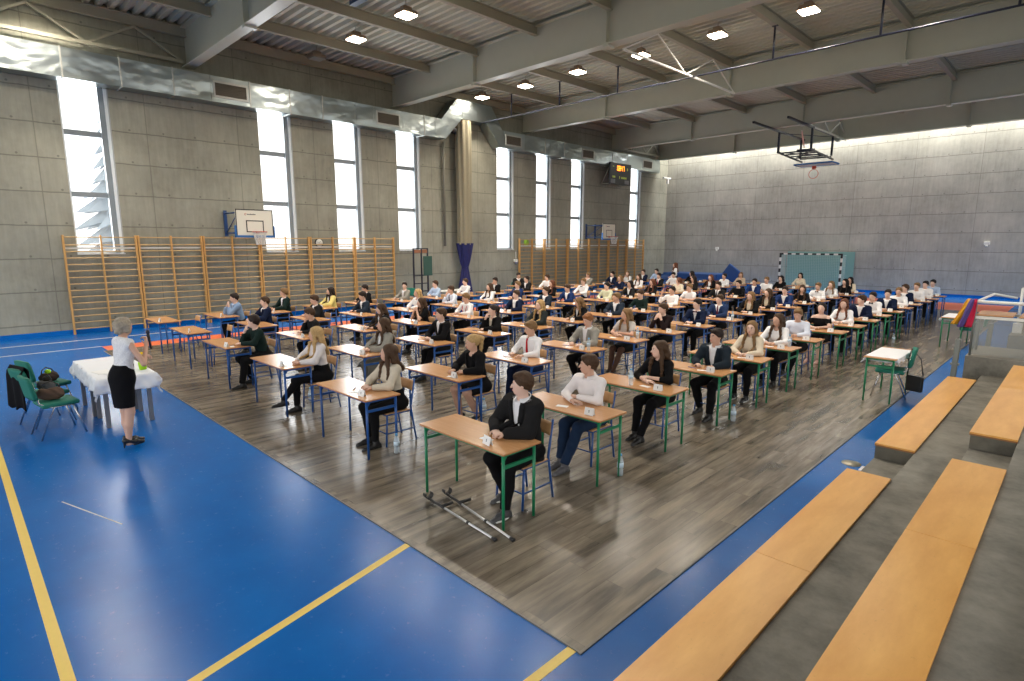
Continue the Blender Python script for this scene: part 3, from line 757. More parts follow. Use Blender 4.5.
# ------------------------------------------------------------------ bleachers
SX = [-1.52, -1.14, -0.69, -0.31, 0.14, 0.52, 0.97, 1.35]
mb = MB()
Y0, Y1 = -6.0, 13.0
mb.span((SX[0], Y0, 0), (SX[1], Y1, 0.155)); mb.span((SX[1], Y0, 0), (SX[2], Y1, 0.31)); mb.span((SX[2], Y0, 0), (SX[3], Y1, 0.465))
mb.span((SX[3], Y0, 0), (SX[4], Y1, 0.62)); mb.span((SX[4], Y0, 0), (SX[5], Y1, 0.775)); mb.span((SX[5], Y0, 0), (6.0, Y1, 0.93))
steps = tag(mb.obj('concrete_steps', M['tier']), 'grey concrete stepped bleacher along the right edge of the hall', 'bleacher')
def block(x0, x1, y0, y1, z0, z1, label):
    mb = MB(); mb.span((x0, y0, z0 + 0.001), (x1, y1, z1 - 0.035)); 
    mb.obj('plinth', M['tier_face'], steps)
def plank(x0, x1, y0, y1, z1, label):
    root = empty('wooden_bench', ((x0 + x1) / 2, (y0 + y1) / 2, z1 - 0.034), 0, label, 'bench', 'plywood bleacher benches')
    w, l = x1 - x0, y1 - y0
    mb = MB(); mb.box((0, 0, 0.025), (w, l - 0.006, 0.018)); mb.obj('seat_board', M['bench'], root)
    mb = MB(); mb.box((0, 0, 0.008), (w, l - 0.006, 0.015)); mb.obj('edge_board', M['bench_edge'], root)
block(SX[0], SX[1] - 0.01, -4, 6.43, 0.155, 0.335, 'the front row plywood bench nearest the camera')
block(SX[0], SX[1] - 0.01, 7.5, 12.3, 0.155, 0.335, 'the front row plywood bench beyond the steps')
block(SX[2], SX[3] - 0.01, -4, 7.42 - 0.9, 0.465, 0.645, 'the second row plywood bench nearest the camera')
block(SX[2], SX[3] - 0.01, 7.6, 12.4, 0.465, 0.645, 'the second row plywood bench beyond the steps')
plank(SX[0] - 0.01, SX[1], -4, 4.12, 0.335, 'long plywood bench of the front bleacher row nearest the camera')
plank(SX[0] - 0.01, SX[1], 4.12, 6.43, 0.335, 'shorter plywood bench of the front bleacher row ending at the steps')
plank(SX[0] - 0.01, SX[1], 7.5, 12.3, 0.335, 'plywood bench of the front bleacher row beyond the steps, beside the blue strip')
plank(SX[2] - 0.01, SX[3], -4, 4.62, 0.645, 'long plywood bench of the second bleacher row at the bottom right')
plank(SX[2] - 0.01, SX[3], 4.62, 6.52, 0.645, 'shorter plywood bench of the second bleacher row ending at the steps')
plank(SX[2] - 0.01, SX[3], 7.6, 12.4, 0.645, 'plywood bench of the second bleacher row beyond the steps, at the right edge')
mb = MB(); mb.span((-1.41, 13.0, 0), (6, 14.5, 0.62)); tag(mb.obj('concrete_platform', M['tier']), 'raised concrete platform at the far end of the bleachers', 'platform')
mb = MB(); mb.span((-1.1, 16.6, 0), (6, 20.5, 0.62)); mb.span((-0.7, 16.7, 0.62), (6, 20.5, 0.95)); tag(mb.obj('concrete_platform', M['tier']), 'second concrete block of bleachers beyond the railing at the right edge', 'platform')
mb = MB(); mb.tube([(-1.76, 7.55, 0.001), (-1.76, 7.55, 0.006)], 0.105, 28); tag(mb.obj('metal_disc', mat('brass_cap', (0.45, 0.43, 0.33), 0.35, 0.4)), 'round pale metal cap set in the blue floor strip', 'metal disc')
mb = MB(); mb.box((-1.60, 7.43, 0.01), (0.07, 0.16, 0.02), bevel=0.004); tag(mb.obj('floor_bracket', M['aluminium']), 'small metal bracket on the blue strip by the first step', 'bracket')

# white commentators' rail with wooden desk boards, clear screen below
r_ = empty('railing_desk', (-1.36, 13.1, 0.62), 0, 'white steel railing with wooden desk boards on the concrete platform', 'railing')
mb = MB(); mb.tube([(-0.12, 0, 0.98), (2.6, 0, 0.98)], 0.028, 8); mb.obj('top_rail', M['white_paint'], r_)
mb = MB(); mb.bar((0, 0, 0.70), (2.6, 0, 0.70), 0.03, 0.05); mb.bar((0, 0.78, 0.70), (2.6, 0.78, 0.70), 0.03, 0.04); mb.obj('desk_rail', M['white_paint'], r_)
for a, b in ((0.02, 0.52), (0.60, 1.6)):
    mb = MB(); mb.box(((a + b) / 2, 0.39, 0.745), (b - a, 0.80, 0.025), bevel=0.004); mb.obj('desk_board', M['desk'], r_)
for x in (0.0, 0.78, 1.9):
    mb = MB(); mb.tube([(x, 0.0, 0.0), (x, 0.0, 0.98)], 0.02, 8); mb.tube([(x, 0.78, 0.0), (x, 0.78, 0.72)], 0.02, 8); mb.obj('rail_post', M['plexi_post'], r_)
mb = MB(); mb.tube([(0.0, 0.0, 0.98), (0.14, 1.0, 1.06), (0.45, 1.35, 0.98)], 0.022, 8); mb.obj('side_rail', M['white_paint'], r_)
mb = MB(); mb.span((0.02, -0.02, 0.03), (2.6, -0.008, 0.68)); mb.obj('clear_screen', M['plexi'], r_)
r_ = empty('guard_rail', (-0.98, 16.8, 0.62), 0, 'white steel guard rail on the far concrete block', 'railing')
mb = MB(); mb.tube([(0.0, 0, 0.25), (0.0, 0, 1.02), (0.5, 0.9, 1.18), (1.6, 0.9, 1.18)], 0.03, 8); mb.obj('rail', M['white_paint'], r_)
mb = MB(); mb.box((0, 0, 0.15), (0.16, 0.1, 0.22), bevel=0.01); mb.obj('foot', M['white_paint'], r_)
for i, (x, y) in enumerate(((-1.52, 12.72), (-1.5, 14.75), (-1.28, 14.78))):
    mb = MB(); z1 = 0.95 if i == 0 else 1.05
    mb.bar((x, y, 0.0), (x + 0.02, y, z1), 0.10, 0.08, bevel=0.01); mb.box((x + 0.01, y, z1 * 0.52), (0.12, 0.11, 0.03))
    tag(mb.obj('padded_post', M['plexi_post']), ('grey post at the front corner of the concrete platform', 'grey post behind the platform, the left of two', 'grey post behind the platform, the right of two')[i], 'post')
# bright scarves over the rail end
def scarf(x, y, col, ph, label, slant, w=0.055):
    m_ = mat('scarf_cloth', col, 0.8, noise=0.15, scale=30)
    mb = MB()
    def fn(u, v):
        s_ = u * 2 - 1; t_ = v * 2 - 1; hang = 0.46 + 0.06 * math.sin(ph)
        z = 1.60 + 0.045 - abs(t_) ** 1.2 * hang
        yy = y + math.copysign(min(abs(t_) * 0.3, 0.042), t_) + 0.012 * math.sin(7 * u + ph)
        return (x + s_ * w / 2 * (1 + 0.6 * abs(t_)) - slant * abs(t_) ** 1.3 + 0.012 * math.sin(9 * v + ph + u * 5), yy, z)
    mb.grid(fn, 12, 30, thick=0.012)
    tag(mb.obj('scarf', m_), label, 'scarf', 'scarves on the railing end')
scarf(-1.45, 13.1, (0.75, 0.36, 0.02), 0.3, 'yellow scarf hanging on the left end of the white railing', 0.20)
scarf(-1.41, 13.05, (0.09, 0.06, 0.24), 1.3, 'purple scarf hanging between the yellow and red ones', 0.14)
scarf(-1.37, 13.08, (0.55, 0.01, 0.06), 2.2, 'red scarf hanging nearest the white railing', 0.07)
# outside tree seen through the nearest window
t = empty('conifer_tree', (-44.5, 9.2, -1.0), 0, 'tall hazy conifer outside the nearest window', 'tree')
mt_ = mat('haze_tinted_needles', (0.33, 0.40, 0.45), 0.9)  # pale blue-grey: window glare and haze are put into the tree's colour
mb = MB()
rr = random.Random(3)
nt_ = 13
for k in range(nt_):
    z = 2.0 + k * 0.93; rad = 3.3 * (1 - k / nt_) + 0.35; n_ = 14
    top = mb.bm.verts.new((0, 0, z + 2.0)); ring = []
    for q_ in range(n_ * 2):
        a = q_ * PI / n_ + k; r2 = rad * (1.0 if q_ % 2 else 0.62) * rr.uniform(.82, 1.1); ring.append(mb.bm.verts.new((r2 * math.cos(a), r2 * math.sin(a), z - (0.35 if q_ % 2 else 0.0) + rr.uniform(-.15, .15))))
    for q_ in range(n_ * 2): mb.bm.faces.new((ring[q_], ring[(q_ + 1) % (n_ * 2)], top))
    mb.bm.faces.new(ring[::-1])
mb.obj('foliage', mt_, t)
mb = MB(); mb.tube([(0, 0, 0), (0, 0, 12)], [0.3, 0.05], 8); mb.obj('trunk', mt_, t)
# ================================================================== SCULPTING: distance fields -> one continuous surface
class Field:
    def __init__(s, lo, hi, res):
        s.lo = np.array(lo, float); s.res = res
        s.n = np.maximum(np.ceil((np.array(hi, float) - s.lo) / res).astype(int) + 1, 4)
        s.F = np.full(s.n, 1.0, dtype=np.float32)
    def box(s, lo, hi):
        i0 = np.clip(np.floor((np.array(lo) - s.lo) / s.res).astype(int), 0, s.n - 1)
        i1 = np.clip(np.ceil((np.array(hi) - s.lo) / s.res).astype(int) + 1, i0 + 1, s.n)
        sl = tuple(slice(a, b) for a, b in zip(i0, i1))
        g = np.meshgrid(*[s.lo[k] + np.arange(i0[k], i1[k]) * s.res for k in range(3)], indexing='ij')
        return sl, np.stack(g, -1)
    def put(s, sl, d, k, op):
        A = s.F[sl]
        if op == 'add':
            if k > 0:
                h = np.clip(0.5 + 0.5 * (A - d) / k, 0, 1); s.F[sl] = A * (1 - h) + d * h - k * h * (1 - h)
            else: s.F[sl] = np.minimum(A, d)
        else:
            if k > 0:
                h = np.clip(0.5 - 0.5 * (A + d) / k, 0, 1); s.F[sl] = A * (1 - h) - d * h + k * h * (1 - h)
            else: s.F[sl] = np.maximum(A, -d)
    def cone(s, a, b, ra, rb, k=0.02, flat=None, op='add'):
        a = np.array(a, float); b = np.array(b, float); m = max(ra, rb) + k + 2 * s.res
        sl, P = s.box(np.minimum(a, b) - m, np.maximum(a, b) + m)
        ab = b - a; t = np.clip(((P - a) @ ab) / max(ab @ ab, 1e-9), 0, 1)
        v = P - a - t[..., None] * ab
        f = 1.0
        if flat is not None:
            n_, f = flat; n_ = np.array(n_, float); n_ /= np.linalg.norm(n_)
            c_ = v @ n_; v = v + (c_ * (1 / f - 1))[..., None] * n_
        d = np.sqrt((v * v).sum(-1)) - (ra + (rb - ra) * t)
        s.put(sl, d * (f if f < 1 else 1), k, op); return s
    def ell(s, c, r, k=0.015, R_=None, op='add'):
        c = np.array(c, float); r = np.array(r, float); m = r.max() + k + 2 * s.res
        sl, P = s.box(c - m, c + m); v = P - c
        if R_ is not None: v = v @ R_
        q0 = np.sqrt(((v / r) ** 2).sum(-1)); q1 = np.sqrt(((v / (r * r)) ** 2).sum(-1)) + 1e-9
        s.put(sl, q0 * (q0 - 1) / q1, k, op); return s
    def cut(s, p, n_, k=0.0):
        """remove everything on the side n_ points to"""
        sl, P = s.box(s.lo, s.lo + s.n * s.res); n_ = np.array(n_, float); n_ /= np.linalg.norm(n_)
        s.put(sl, -((P - np.array(p)) @ n_), k, 'sub'); return s
    def wedge(s, p, n1, n2, n3, k=0.004):
        """remove the region behind three planes (all outward normals)"""
        sl, P = s.box(s.lo, s.lo + s.n * s.res); P = P - np.array(p)
        d = np.maximum(np.maximum(P @ np.array(n1), P @ np.array(n2)), P @ np.array(n3))
        s.put(sl, d, k, 'sub'); return s
    def wrinkle(s, amp, f=38.0):
        sl, P = s.box(s.lo, s.lo + s.n * s.res)
        x, y, z = P[..., 0], P[..., 1], P[..., 2]
        s.F += amp * (np.sin(f * (z + 0.6 * x) + 2.5 * np.sin(14 * y + 9 * x)) * 0.6 + np.sin(f * 0.55 * (x - y + 0.5 * z) + 2 * np.sin(11 * z)) * 0.5).astype(np.float32); return s
    def mesh(s):
        """surface nets"""
        F = s.F; B = F < 0
        F[0], F[-1], F[:, 0], F[:, -1], F[:, :, 0], F[:, :, -1] = [1] * 6; B = F < 0
        c = sum(B[i:B.shape[0] - 1 + i, j:B.shape[1] - 1 + j, k:B.shape[2] - 1 + k].astype(np.int8) for i in (0, 1) for j in (0, 1) for k in (0, 1))
        act = np.argwhere((c > 0) & (c < 8))
        if len(act) == 0: return np.zeros((0, 3)), np.zeros((0, 4), int)
        idx = -np.ones(c.shape, int); idx[tuple(act.T)] = np.arange(len(act))
        acc = np.zeros((len(act), 3)); cnt = np.zeros(len(act))
        cor = [(i, j, k) for i in (0, 1) for j in (0, 1) for k in (0, 1)]
        for a in cor:
            for ax in range(3):
                if a[ax] == 1: continue
                b = list(a); b[ax] = 1
                fa = F[tuple((act + a).T)]; fb = F[tuple((act + b).T)]
                m = (fa < 0) != (fb < 0); t = np.where(m, fa / np.where(fa - fb == 0, 1, fa - fb), 0)
                p = np.tile(np.array(a, float), (len(act), 1)); p[:, ax] = t
                acc[m] += p[m]; cnt[m] += 1
        V = s.lo + (act + acc / cnt[:, None]) * s.res
        Q = []
        for ax in range(3):
            o1, o2 = [k for k in range(3) if k != ax]
            sl0 = [slice(1, -1)] * 3; sl0[ax] = slice(0, -1); sl1 = list(sl0); sl1[ax] = slice(1, None)
            b0 = B[tuple(sl0)]; b1 = B[tuple(sl1)]
            e = np.argwhere(b0 != b1)
            if len(e) == 0: continue
            inside0 = b0[tuple(e.T)]
            off = np.ones(3, int); off[ax] = 0
            g = e + off
            u1 = np.eye(3, dtype=int)[o1]; u2 = np.eye(3, dtype=int)[o2]
            q_ = np.stack([idx[tuple((g - d_).T)] for d_ in (u1 + u2, u2, 0 * u1, u1)], 1)
            flip = inside0 if ax != 1 else ~inside0
            q_[~flip] = q_[~flip][:, ::-1]
            Q.append(q_)
        return V, np.concatenate(Q)
def to_mesh(name, V, Q, mats):
    me = bpy.data.meshes.new(name)
    me.vertices.add(len(V)); me.vertices.foreach_set('co', V.astype(np.float32).ravel())
    me.loops.add(Q.size); me.loops.foreach_set('vertex_index', Q.astype(np.int32).ravel())
    me.polygons.add(len(Q)); me.polygons.foreach_set('loop_start', np.arange(0, Q.size, 4, dtype=np.int32))
    me.polygons.foreach_set('use_smooth', np.ones(len(Q), bool))
    for m in mats: me.materials.append(m)
    me.update(calc_edges=True); me.validate()
    return me

def rotm(yaw, pitch=0.0, roll=0.0):
    return np.array((Matrix.Rotation(yaw, 3, 'Z') @ Matrix.Rotation(pitch, 3, 'X') @ Matrix.Rotation(roll, 3, 'Y')))
V3 = lambda *a: np.array(a, float)

# poses: wrists and elbows in the sitter's frame (faces -Y; left hand is +X), desk top at z = 0.76, its near edge at y = -0.22
POSES = {
 'clasp':  dict(E=(V3(0.230, -.24, .815), V3(-0.230, -.24, .815)), Wr=(V3(.085, -.385, .800), V3(-.085, -.375, .800)), Hd=(V3(-.75, -.65, .0), V3(.75, -.65, .0)), curl=(1.1, 1.0), lean=9, hp=4),
 'fold':   dict(E=(V3(0.240, -.25, .815), V3(-0.240, -.25, .815)), Wr=(V3(.01, -.34, .835), V3(-.03, -.40, .80)), Hd=(V3(-1, .12, .0), V3(1, .1, .0)), curl=(.3, .4), lean=13, hp=4),
 'chin':   dict(E=(V3(0.230, -.26, .815), V3(-.14, -.33, .80)), Wr=(V3(.02, -.40, .80), V3(-.075, -.29, 1.02)), Hd=(V3(-.9, -.3, 0), V3(.3, .35, 1)), curl=(.4, 1.3), lean=15, hp=8),
 'hands_face': dict(E=(V3(.15, -.33, .80), V3(-.15, -.33, .80)), Wr=(V3(.06, -.31, 1.00), V3(-.06, -.31, 1.00)), Hd=(V3(-.5, .15, .9), V3(.5, .15, .9)), curl=(1.1, 1.1), lean=14, hp=8),
 'write':  dict(E=(V3(0.240, -.24, .815), V3(-.25, -.25, .815)), Wr=(V3(.10, -.38, .80), V3(-.12, -.40, .80)), Hd=(V3(-.9, -.25, 0), V3(.4, -.9, 0)), curl=(.3, .9), lean=15, hp=16),
 'apart':  dict(E=(V3(0.250, -.20, .815), V3(-0.250, -.20, .815)), Wr=(V3(.15, -.39, .80), V3(-.13, -.37, .80)), Hd=(V3(-.6, -.8, 0), V3(.65, -.75, 0)), curl=(.5, .6), lean=7, hp=3),
 'raised': dict(E=(V3(0.240, -.24, .815), V3(-.30, -.22, .86)), Wr=(V3(.09, -.39, .80), V3(-.26, -.22, 1.11)), Hd=(V3(-.8, -.5, 0), V3(.3, .0, 1)), curl=(.5, 1.2), lean=8, hp=3),
}
LEGS = {
 'flat':   (V3(.12, -.42, .505), V3(.11, -.40, .09), V3(-.12, -.41, .505), V3(-.11, -.36, .09)),
 'split':  (V3(.15, -.42, .50), V3(.17, -.50, .09), V3(-.14, -.40, .50), V3(-.14, -.20, .09)),
 'forward': (V3(.10, -.43, .50), V3(.06, -.62, .09), V3(-.11, -.42, .50), V3(-.10, -.50, .09)),
 'crossed': (V3(.05, -.44, .54), V3(-.10, -.62, .20), V3(-.07, -.42, .49), V3(-.04, -.44, .09)),
 'tucked': (V3(.12, -.38, .49), V3(.10, -.16, .10), V3(-.13, -.40, .50), V3(-.12, -.30, .09)),
}
def skeleton(sp):
    """all joints of a figure, seated (root under the pelvis) or standing"""
    f = sp.get('female', False); k = {}
    sw = 0.150 if f else 0.176
    if sp.get('standing'):
        k['P'] = V3(0, 0, .95); fw_ = sp.get('fwd', 0); k['Wt'] = V3(0, -.01 - fw_ * .3, 1.10); k['Ch'] = V3(0, -.01 - fw_ * .7, 1.28); k['N'] = V3(0, .01 - fw_, 1.44); k['H'] = V3(0, -.02 - fw_ * 1.25, 1.585)
        k['S'] = (V3(sw, -fw_ * .9, 1.385), V3(-sw, -fw_ * .9, 1.385)); k['E'] = sp['E']; k['Wr'] = sp['Wr']; k['Hd'] = sp['Hd']; k['curl'] = sp.get('curl', (.6, .6))
        k['hip'] = (V3(.072, 0, .90), V3(-.072, 0, .90)); k['kn'] = (V3(.075, -.02, .49), V3(-.07, .0, .49)); k['an'] = sp.get('an', (V3(.075, .0, .09), V3(-.06, .03, .09)))
        hp = sp.get('hp', 0)
    else:
        p = POSES[sp['pose']]; L_ = LEGS[sp.get('legs', 'flat')]
        lean = R(sp.get('lean', p['lean']))
        Rm = rotm(0, lean); P = V3(0, 0, .53)
        def up(v): return P + Rm @ (v - P)
        th = sp.get('tall', 0.0)
        k['P'] = P; k['Wt'] = up(V3(0, .0, .70)); k['Ch'] = up(V3(0, .0, .88 + th * .5)); k['N'] = up(V3(0, .015, 1.055 + th))
        k['S'] = (up(V3(sw, .0, 1.0 + th)), up(V3(-sw, .0, 1.0 + th)))
        k['H'] = k['N'] + rotm(0, lean * 0.6) @ V3(0, -.012, .148)
        k['E'] = p['E']; k['Wr'] = p['Wr']; k['Hd'] = p['Hd']; k['curl'] = p['curl']
        k['hip'] = (V3(.09, 0, .525), V3(-.09, 0, .525)); k['kn'] = (L_[0], L_[2]); k['an'] = (L_[1], L_[3])
        hp = sp.get('hp', p['hp'])
    k['Rh'] = rotm(R(sp.get('hyaw', 0)), R(hp), R(sp.get('hroll', 0)))
    return k
def head_pt(k, v): return k['H'] + k['Rh'] @ V3(*v)

def hand(F, w, d, side, curl, lod, up=V3(0, 0, 1)):
    d = d / np.linalg.norm(d); lat = np.cross(d, up); lat /= max(np.linalg.norm(lat), 1e-6); n_ = np.cross(lat, d)
    th = lat * (-side)                                  # the thumb side
    F.cone(w, w + d * .035, .024, .026, .01, flat=(n_, .75))
    F.cone(w + d * .03 + lat * .0, w + d * .078, .034, .037, .012, flat=(n_, .42))
    ln = (.066, .074, .070, .054)
    for i in range(4):
        b = w + d * (.088 - .004 * abs(i - 1.3)) + th * (.027 - .018 * i)
        a_ = 0.0; p = b; seg = (.45, .32, .23); rr = .0088 - .0004 * i
        for j in range(3):
            a_ += curl * (0.45, 0.75, 0.5)[j] * (1 + .08 * i)
            q_ = p + (d * math.cos(a_) - n_ * math.sin(a_) + th * (.10 - .07 * i)) * ln[i] * seg[j]
            F.cone(p, q_, rr, rr * .92, .003); p = q_; rr *= .94
    p = w + d * .03 + th * .026; q1 = p + (d * .55 + th * .75 - n_ * .25) * .040; q2 = q1 + (d * .85 + th * .15 - n_ * (.2 + .2 * curl)) * .030
    F.cone(p - th * .008, q1, .014, .0105, .008); F.cone(q1, q2, .0105, .0085, .004)

def sculpt_body(sp, k, res):
    f = sp.get('female', False)
    F = Field(V3(-.42, -.85, -.02), V3(.42, .36, k['H'][2] + .2), res)
    H, Rh = k['H'], k['Rh']
    a_ = .9 if f else 1.0
    F.cone(k['P'] + V3(0, 0, .0), k['Wt'], .135, .115 * a_, .05, flat=((0, 1, 0), .72))
    F.cone(k['Wt'], k['Ch'], .115 * a_, .135 * a_, .05, flat=((0, 1, 0), .7))
    F.cone(k['S'][0] * .75 + k['S'][1] * .25, k['S'][1] * .75 + k['S'][0] * .25, .06, .06, .05)
    F.cone(k['N'] - V3(0, -.0, .04), H + Rh @ V3(0, .012, -.055), .056 * a_, .050 * a_, .03)
    for i in (0, 1):
        F.cone(k['S'][i], k['E'][i], .044 * a_, .036 * a_, .02); F.cone(k['E'][i], k['Wr'][i], .037 * a_, .024 * a_, .012)
        hand(F, k['Wr'][i], k['Hd'][i], (1, -1)[i], k['curl'][i], res, sp.get('handup', V3(0, 0, 1)) if abs(k['Hd'][i][2]) < .8 else V3(0, -1, 0.2))
        F.cone(k['hip'][i], k['kn'][i], .082, .056, .03); F.cone(k['kn'][i], k['kn'][i] * .55 + k['an'][i] * .45 + V3(0, .012, 0), .054, .050, .02)
        F.cone(k['kn'][i] * .55 + k['an'][i] * .45 + V3(0, .012, 0), k['an'][i], .050, .033, .02)
        fd = sp.get('foot', V3(0, -1, 0)); F.cone(k['an'][i] - fd * .015 + V3(0, 0, -.045), k['an'][i] + fd * .13 - V3(0, 0, .064), .028, .018, .02)
    # head: cranium, face, jaw, chin, nose, brow, ears
    hp = lambda *v: H + Rh @ V3(*v)
    F.ell(hp(0, .018, .030), (.073, .092, .083), .02, Rh)
    F.ell(hp(0, -.018, -.018), (.062, .072, .085), .03, Rh)
    F.ell(hp(0, -.045, -.068), (.040 if not f else .034, .038, .034), .03, Rh)
    F.cone(hp(.0, -.086, .012), hp(0, -.106, -.020), .008, .012, .012)
    F.ell(hp(0, -.088, -.050), (.021, .010, .0075), .006, Rh)
    for s_ in (1, -1):
        F.ell(hp(s_ * .031, -.079, .016), (.019, .014, .012), .006, Rh, op='sub')
        F.cone(hp(s_ * .015, -.083, .031), hp(s_ * .045, -.072, .032), .007, .006, .010)
        F.ell(hp(s_ * .076, .012, -.004), (.009, .019, .030), .005, Rh)
        F.ell(hp(s_ * .031, -.0725, .0145), (.0125, .0115, .0085), .002, Rh)
    return F
def sleeve_ends(sp):
    return sp.get('sleeve', 'long')
def heightmap(F):
    B = F.F < 0; any_ = B.any(axis=1); j = np.argmax(B, axis=1)
    J = np.maximum(j, 1); I_, K_ = np.indices(j.shape)
    f0 = F.F[I_, J - 1, K_]; f1 = F.F[I_, J, K_]; t_ = np.clip(f0 / np.where(f0 - f1 == 0, 1, f0 - f1), 0, 1)
    return (F.lo, F.res, np.where(any_, F.lo[1] + (J - 1 + t_) * F.res, np.nan))
def surf(hm, x, z):
    lo, res, A = hm; i = int(round((x - lo[0]) / res)); k_ = int(round((z - lo[2]) / res))
    i = min(max(i, 0), A.shape[0] - 1); k_ = min(max(k_, 0), A.shape[1] - 1); v = A[i, k_]
    return float(v) if v == v else None
def sculpt_top(sp, k, res, off, hem, jacket=False, vneck=None, hmkey=None):
    """shirt, blouse or jacket: torso and sleeves, open at neck, cuffs and hem"""
    f = sp.get('female', False); a_ = .88 if f else 1.0
    F = Field(V3(-.45, -.62, hem - .12), V3(.45, .36, k['N'][2] + .10), res)
    P = k['P'] - V3(0, 0, .03)
    lo = V3(0, .01, hem) if not sp.get('standing') else V3(0, 0, hem)
    F.cone(lo, k['Wt'], (.158 if not f else .150) + off, .128 * a_ + off, .05, flat=((0, 1, 0), .74))
    F.cone(k['Wt'], k['Ch'], .128 * a_ + off, .150 * a_ + off, .05, flat=((0, 1, 0), .70))
    if f:
        for s_ in (1, -1): F.ell(k['Ch'] + V3(s_ * .062, -.070, .0), (.055, .045, .06), .07)
    F.cone(k['Ch'], (k['S'][0] + k['S'][1]) / 2 - V3(0, 0, .015), .150 * a_ + off, .13 * a_ + off, .04, flat=((0, 1, 0), .64))
    F.cone(k['S'][0] * .93 + k['S'][1] * .07, k['S'][1] * .93 + k['S'][0] * .07, .055 + off, .055 + off, .05)
    if not sp.get('offshoulder'): F.cone((k['S'][0] + k['S'][1]) / 2, k['N'], .075 + off, .060 + off * .6, .04)
    sl = sp.get('sleeve', 'long') if not jacket else 'long'
    for i in (0, 1):
        s0, e, w = k['S'][i], k['E'][i], k['Wr'][i]
        if sl == 'none': continue
        if sl == 'short':
            F.cone(s0, s0 * .45 + e * .55, .053 + off, .050 + off, .035); continue
        F.cone(s0, e, .052 + off, .044 + off, .04); 
        F.cone(e, e * .06 + w * .94 if sl == 'long' else e * .6 + w * .4, .046 + off, (.031 if jacket else .029) + off, .02)
    F.wrinkle(.0028 if jacket else .0035, 34 if jacket else 46)
    N = k['N']
    if hmkey is not None: _cache[('hm', hmkey)] = heightmap(F)
    F.cut(N + V3(0, 0, .012 if not f else .014), (0, -.42 if not f else -.34, 1), .004)
    if f and not sp.get('collar') and not jacket: F.ell(N + V3(0, -.085, -.005), (.062, .075, .055), .006, op='sub')
    F.cut((0, 0, hem), (0, 0, -1))
    if sp.get('offshoulder'): F.cut(k['S'][0] * V3(0, 1, 1) - V3(0, 0, .015), (0, -.12, 1))
    if vneck:
        z0 = vneck; c_ = k['Ch'] * (1 - 0) ; half = R((8 if sp.get('open_front') else 14) if jacket else 24)
        n1 = (math.cos(half), 0, -math.sin(half)); n2 = (-math.cos(half), 0, -math.sin(half))
        F.wedge((0, k['Ch'][1] - .03, z0), n1, n2, (0, 1, 0))
    return F
def sculpt_trousers(sp, k, res, off=.012):
    F = Field(V3(-.36, -.80, .04), V3(.36, .32, k['Wt'][2] + .08), res)
    F.cone(k['P'] - V3(0, -.01, .01), k['Wt'], .152 + off, .130 + off, .05, flat=((0, 1, 0), .78))
    F.ell(k['P'] + V3(0, .03, -.01) if not sp.get('standing') else k['P'] + V3(0, .02, -.03), (.165 + off * .5, .13, .085 if not sp.get('standing') else .12), .04)
    t = sp.get('bottom_fit', 1.0)
    for i in (0, 1):
        kn, an = k['kn'][i], k['an'][i]; mid = kn * .5 + an * .5 + V3(0, .01, 0)
        F.cone(k['hip'][i], kn, .086 + off, .060 + off, .03); F.cone(kn, mid, .059 + off, .052 * t + off, .02); F.cone(mid, an + V3(0, 0, .015), .052 * t + off, .040 * t + off, .02)
    F.wrinkle(.003, 36)
    for i in (0, 1):
        an, kn = k['an'][i], k['kn'][i]; n_ = (an - kn) / np.linalg.norm(an - kn)
        sl, P = F.box(an + n_ * .0 - .10, an + n_ * .0 + .10); d = (P - (an + n_ * -.005)) @ n_
        F.put(sl, -d, 0, 'sub')
    F.cut((0, 0, k['Wt'][2] + .02), (0, 0, 1))
    return F
def sculpt_skirt(sp, k, res, off=.012):
    F = Field(V3(-.34, -.60, .30), V3(.34, .32, k['Wt'][2] + .08), res)
    F.cone(k['P'], k['Wt'], .150 + off, .120 + off, .05, flat=((0, 1, 0), .78))
    if sp.get('standing'):
        z = sp.get('skirt_hem', .50)
        F.cone(k['P'] - V3(0, -.02, .02), V3(0, .02, z), .178, .146, .04, flat=((0, 1, 0), .74)); F.cut((0, 0, z), (0, 0, -1))
    else:
        F.ell(k['P'] + V3(0, .03, -.01), (.17, .13, .085), .04)
        a, b = k['hip'][0] * .15 + k['kn'][0] * .85, k['hip'][1] * .15 + k['kn'][1] * .85
        for i, e in ((0, a), (1, b)): F.cone(k['hip'][i], e, .10, .075, .05)
        F.cone((k['hip'][0] + k['hip'][1]) / 2, (a + b) / 2, .11, .08, .05)
        F.cut((0, a[1], .5), (0, -1, 0))
    F.wrinkle(.0022, 30); F.cut((0, 0, k['Wt'][2] + .01), (0, 0, 1))
    return F
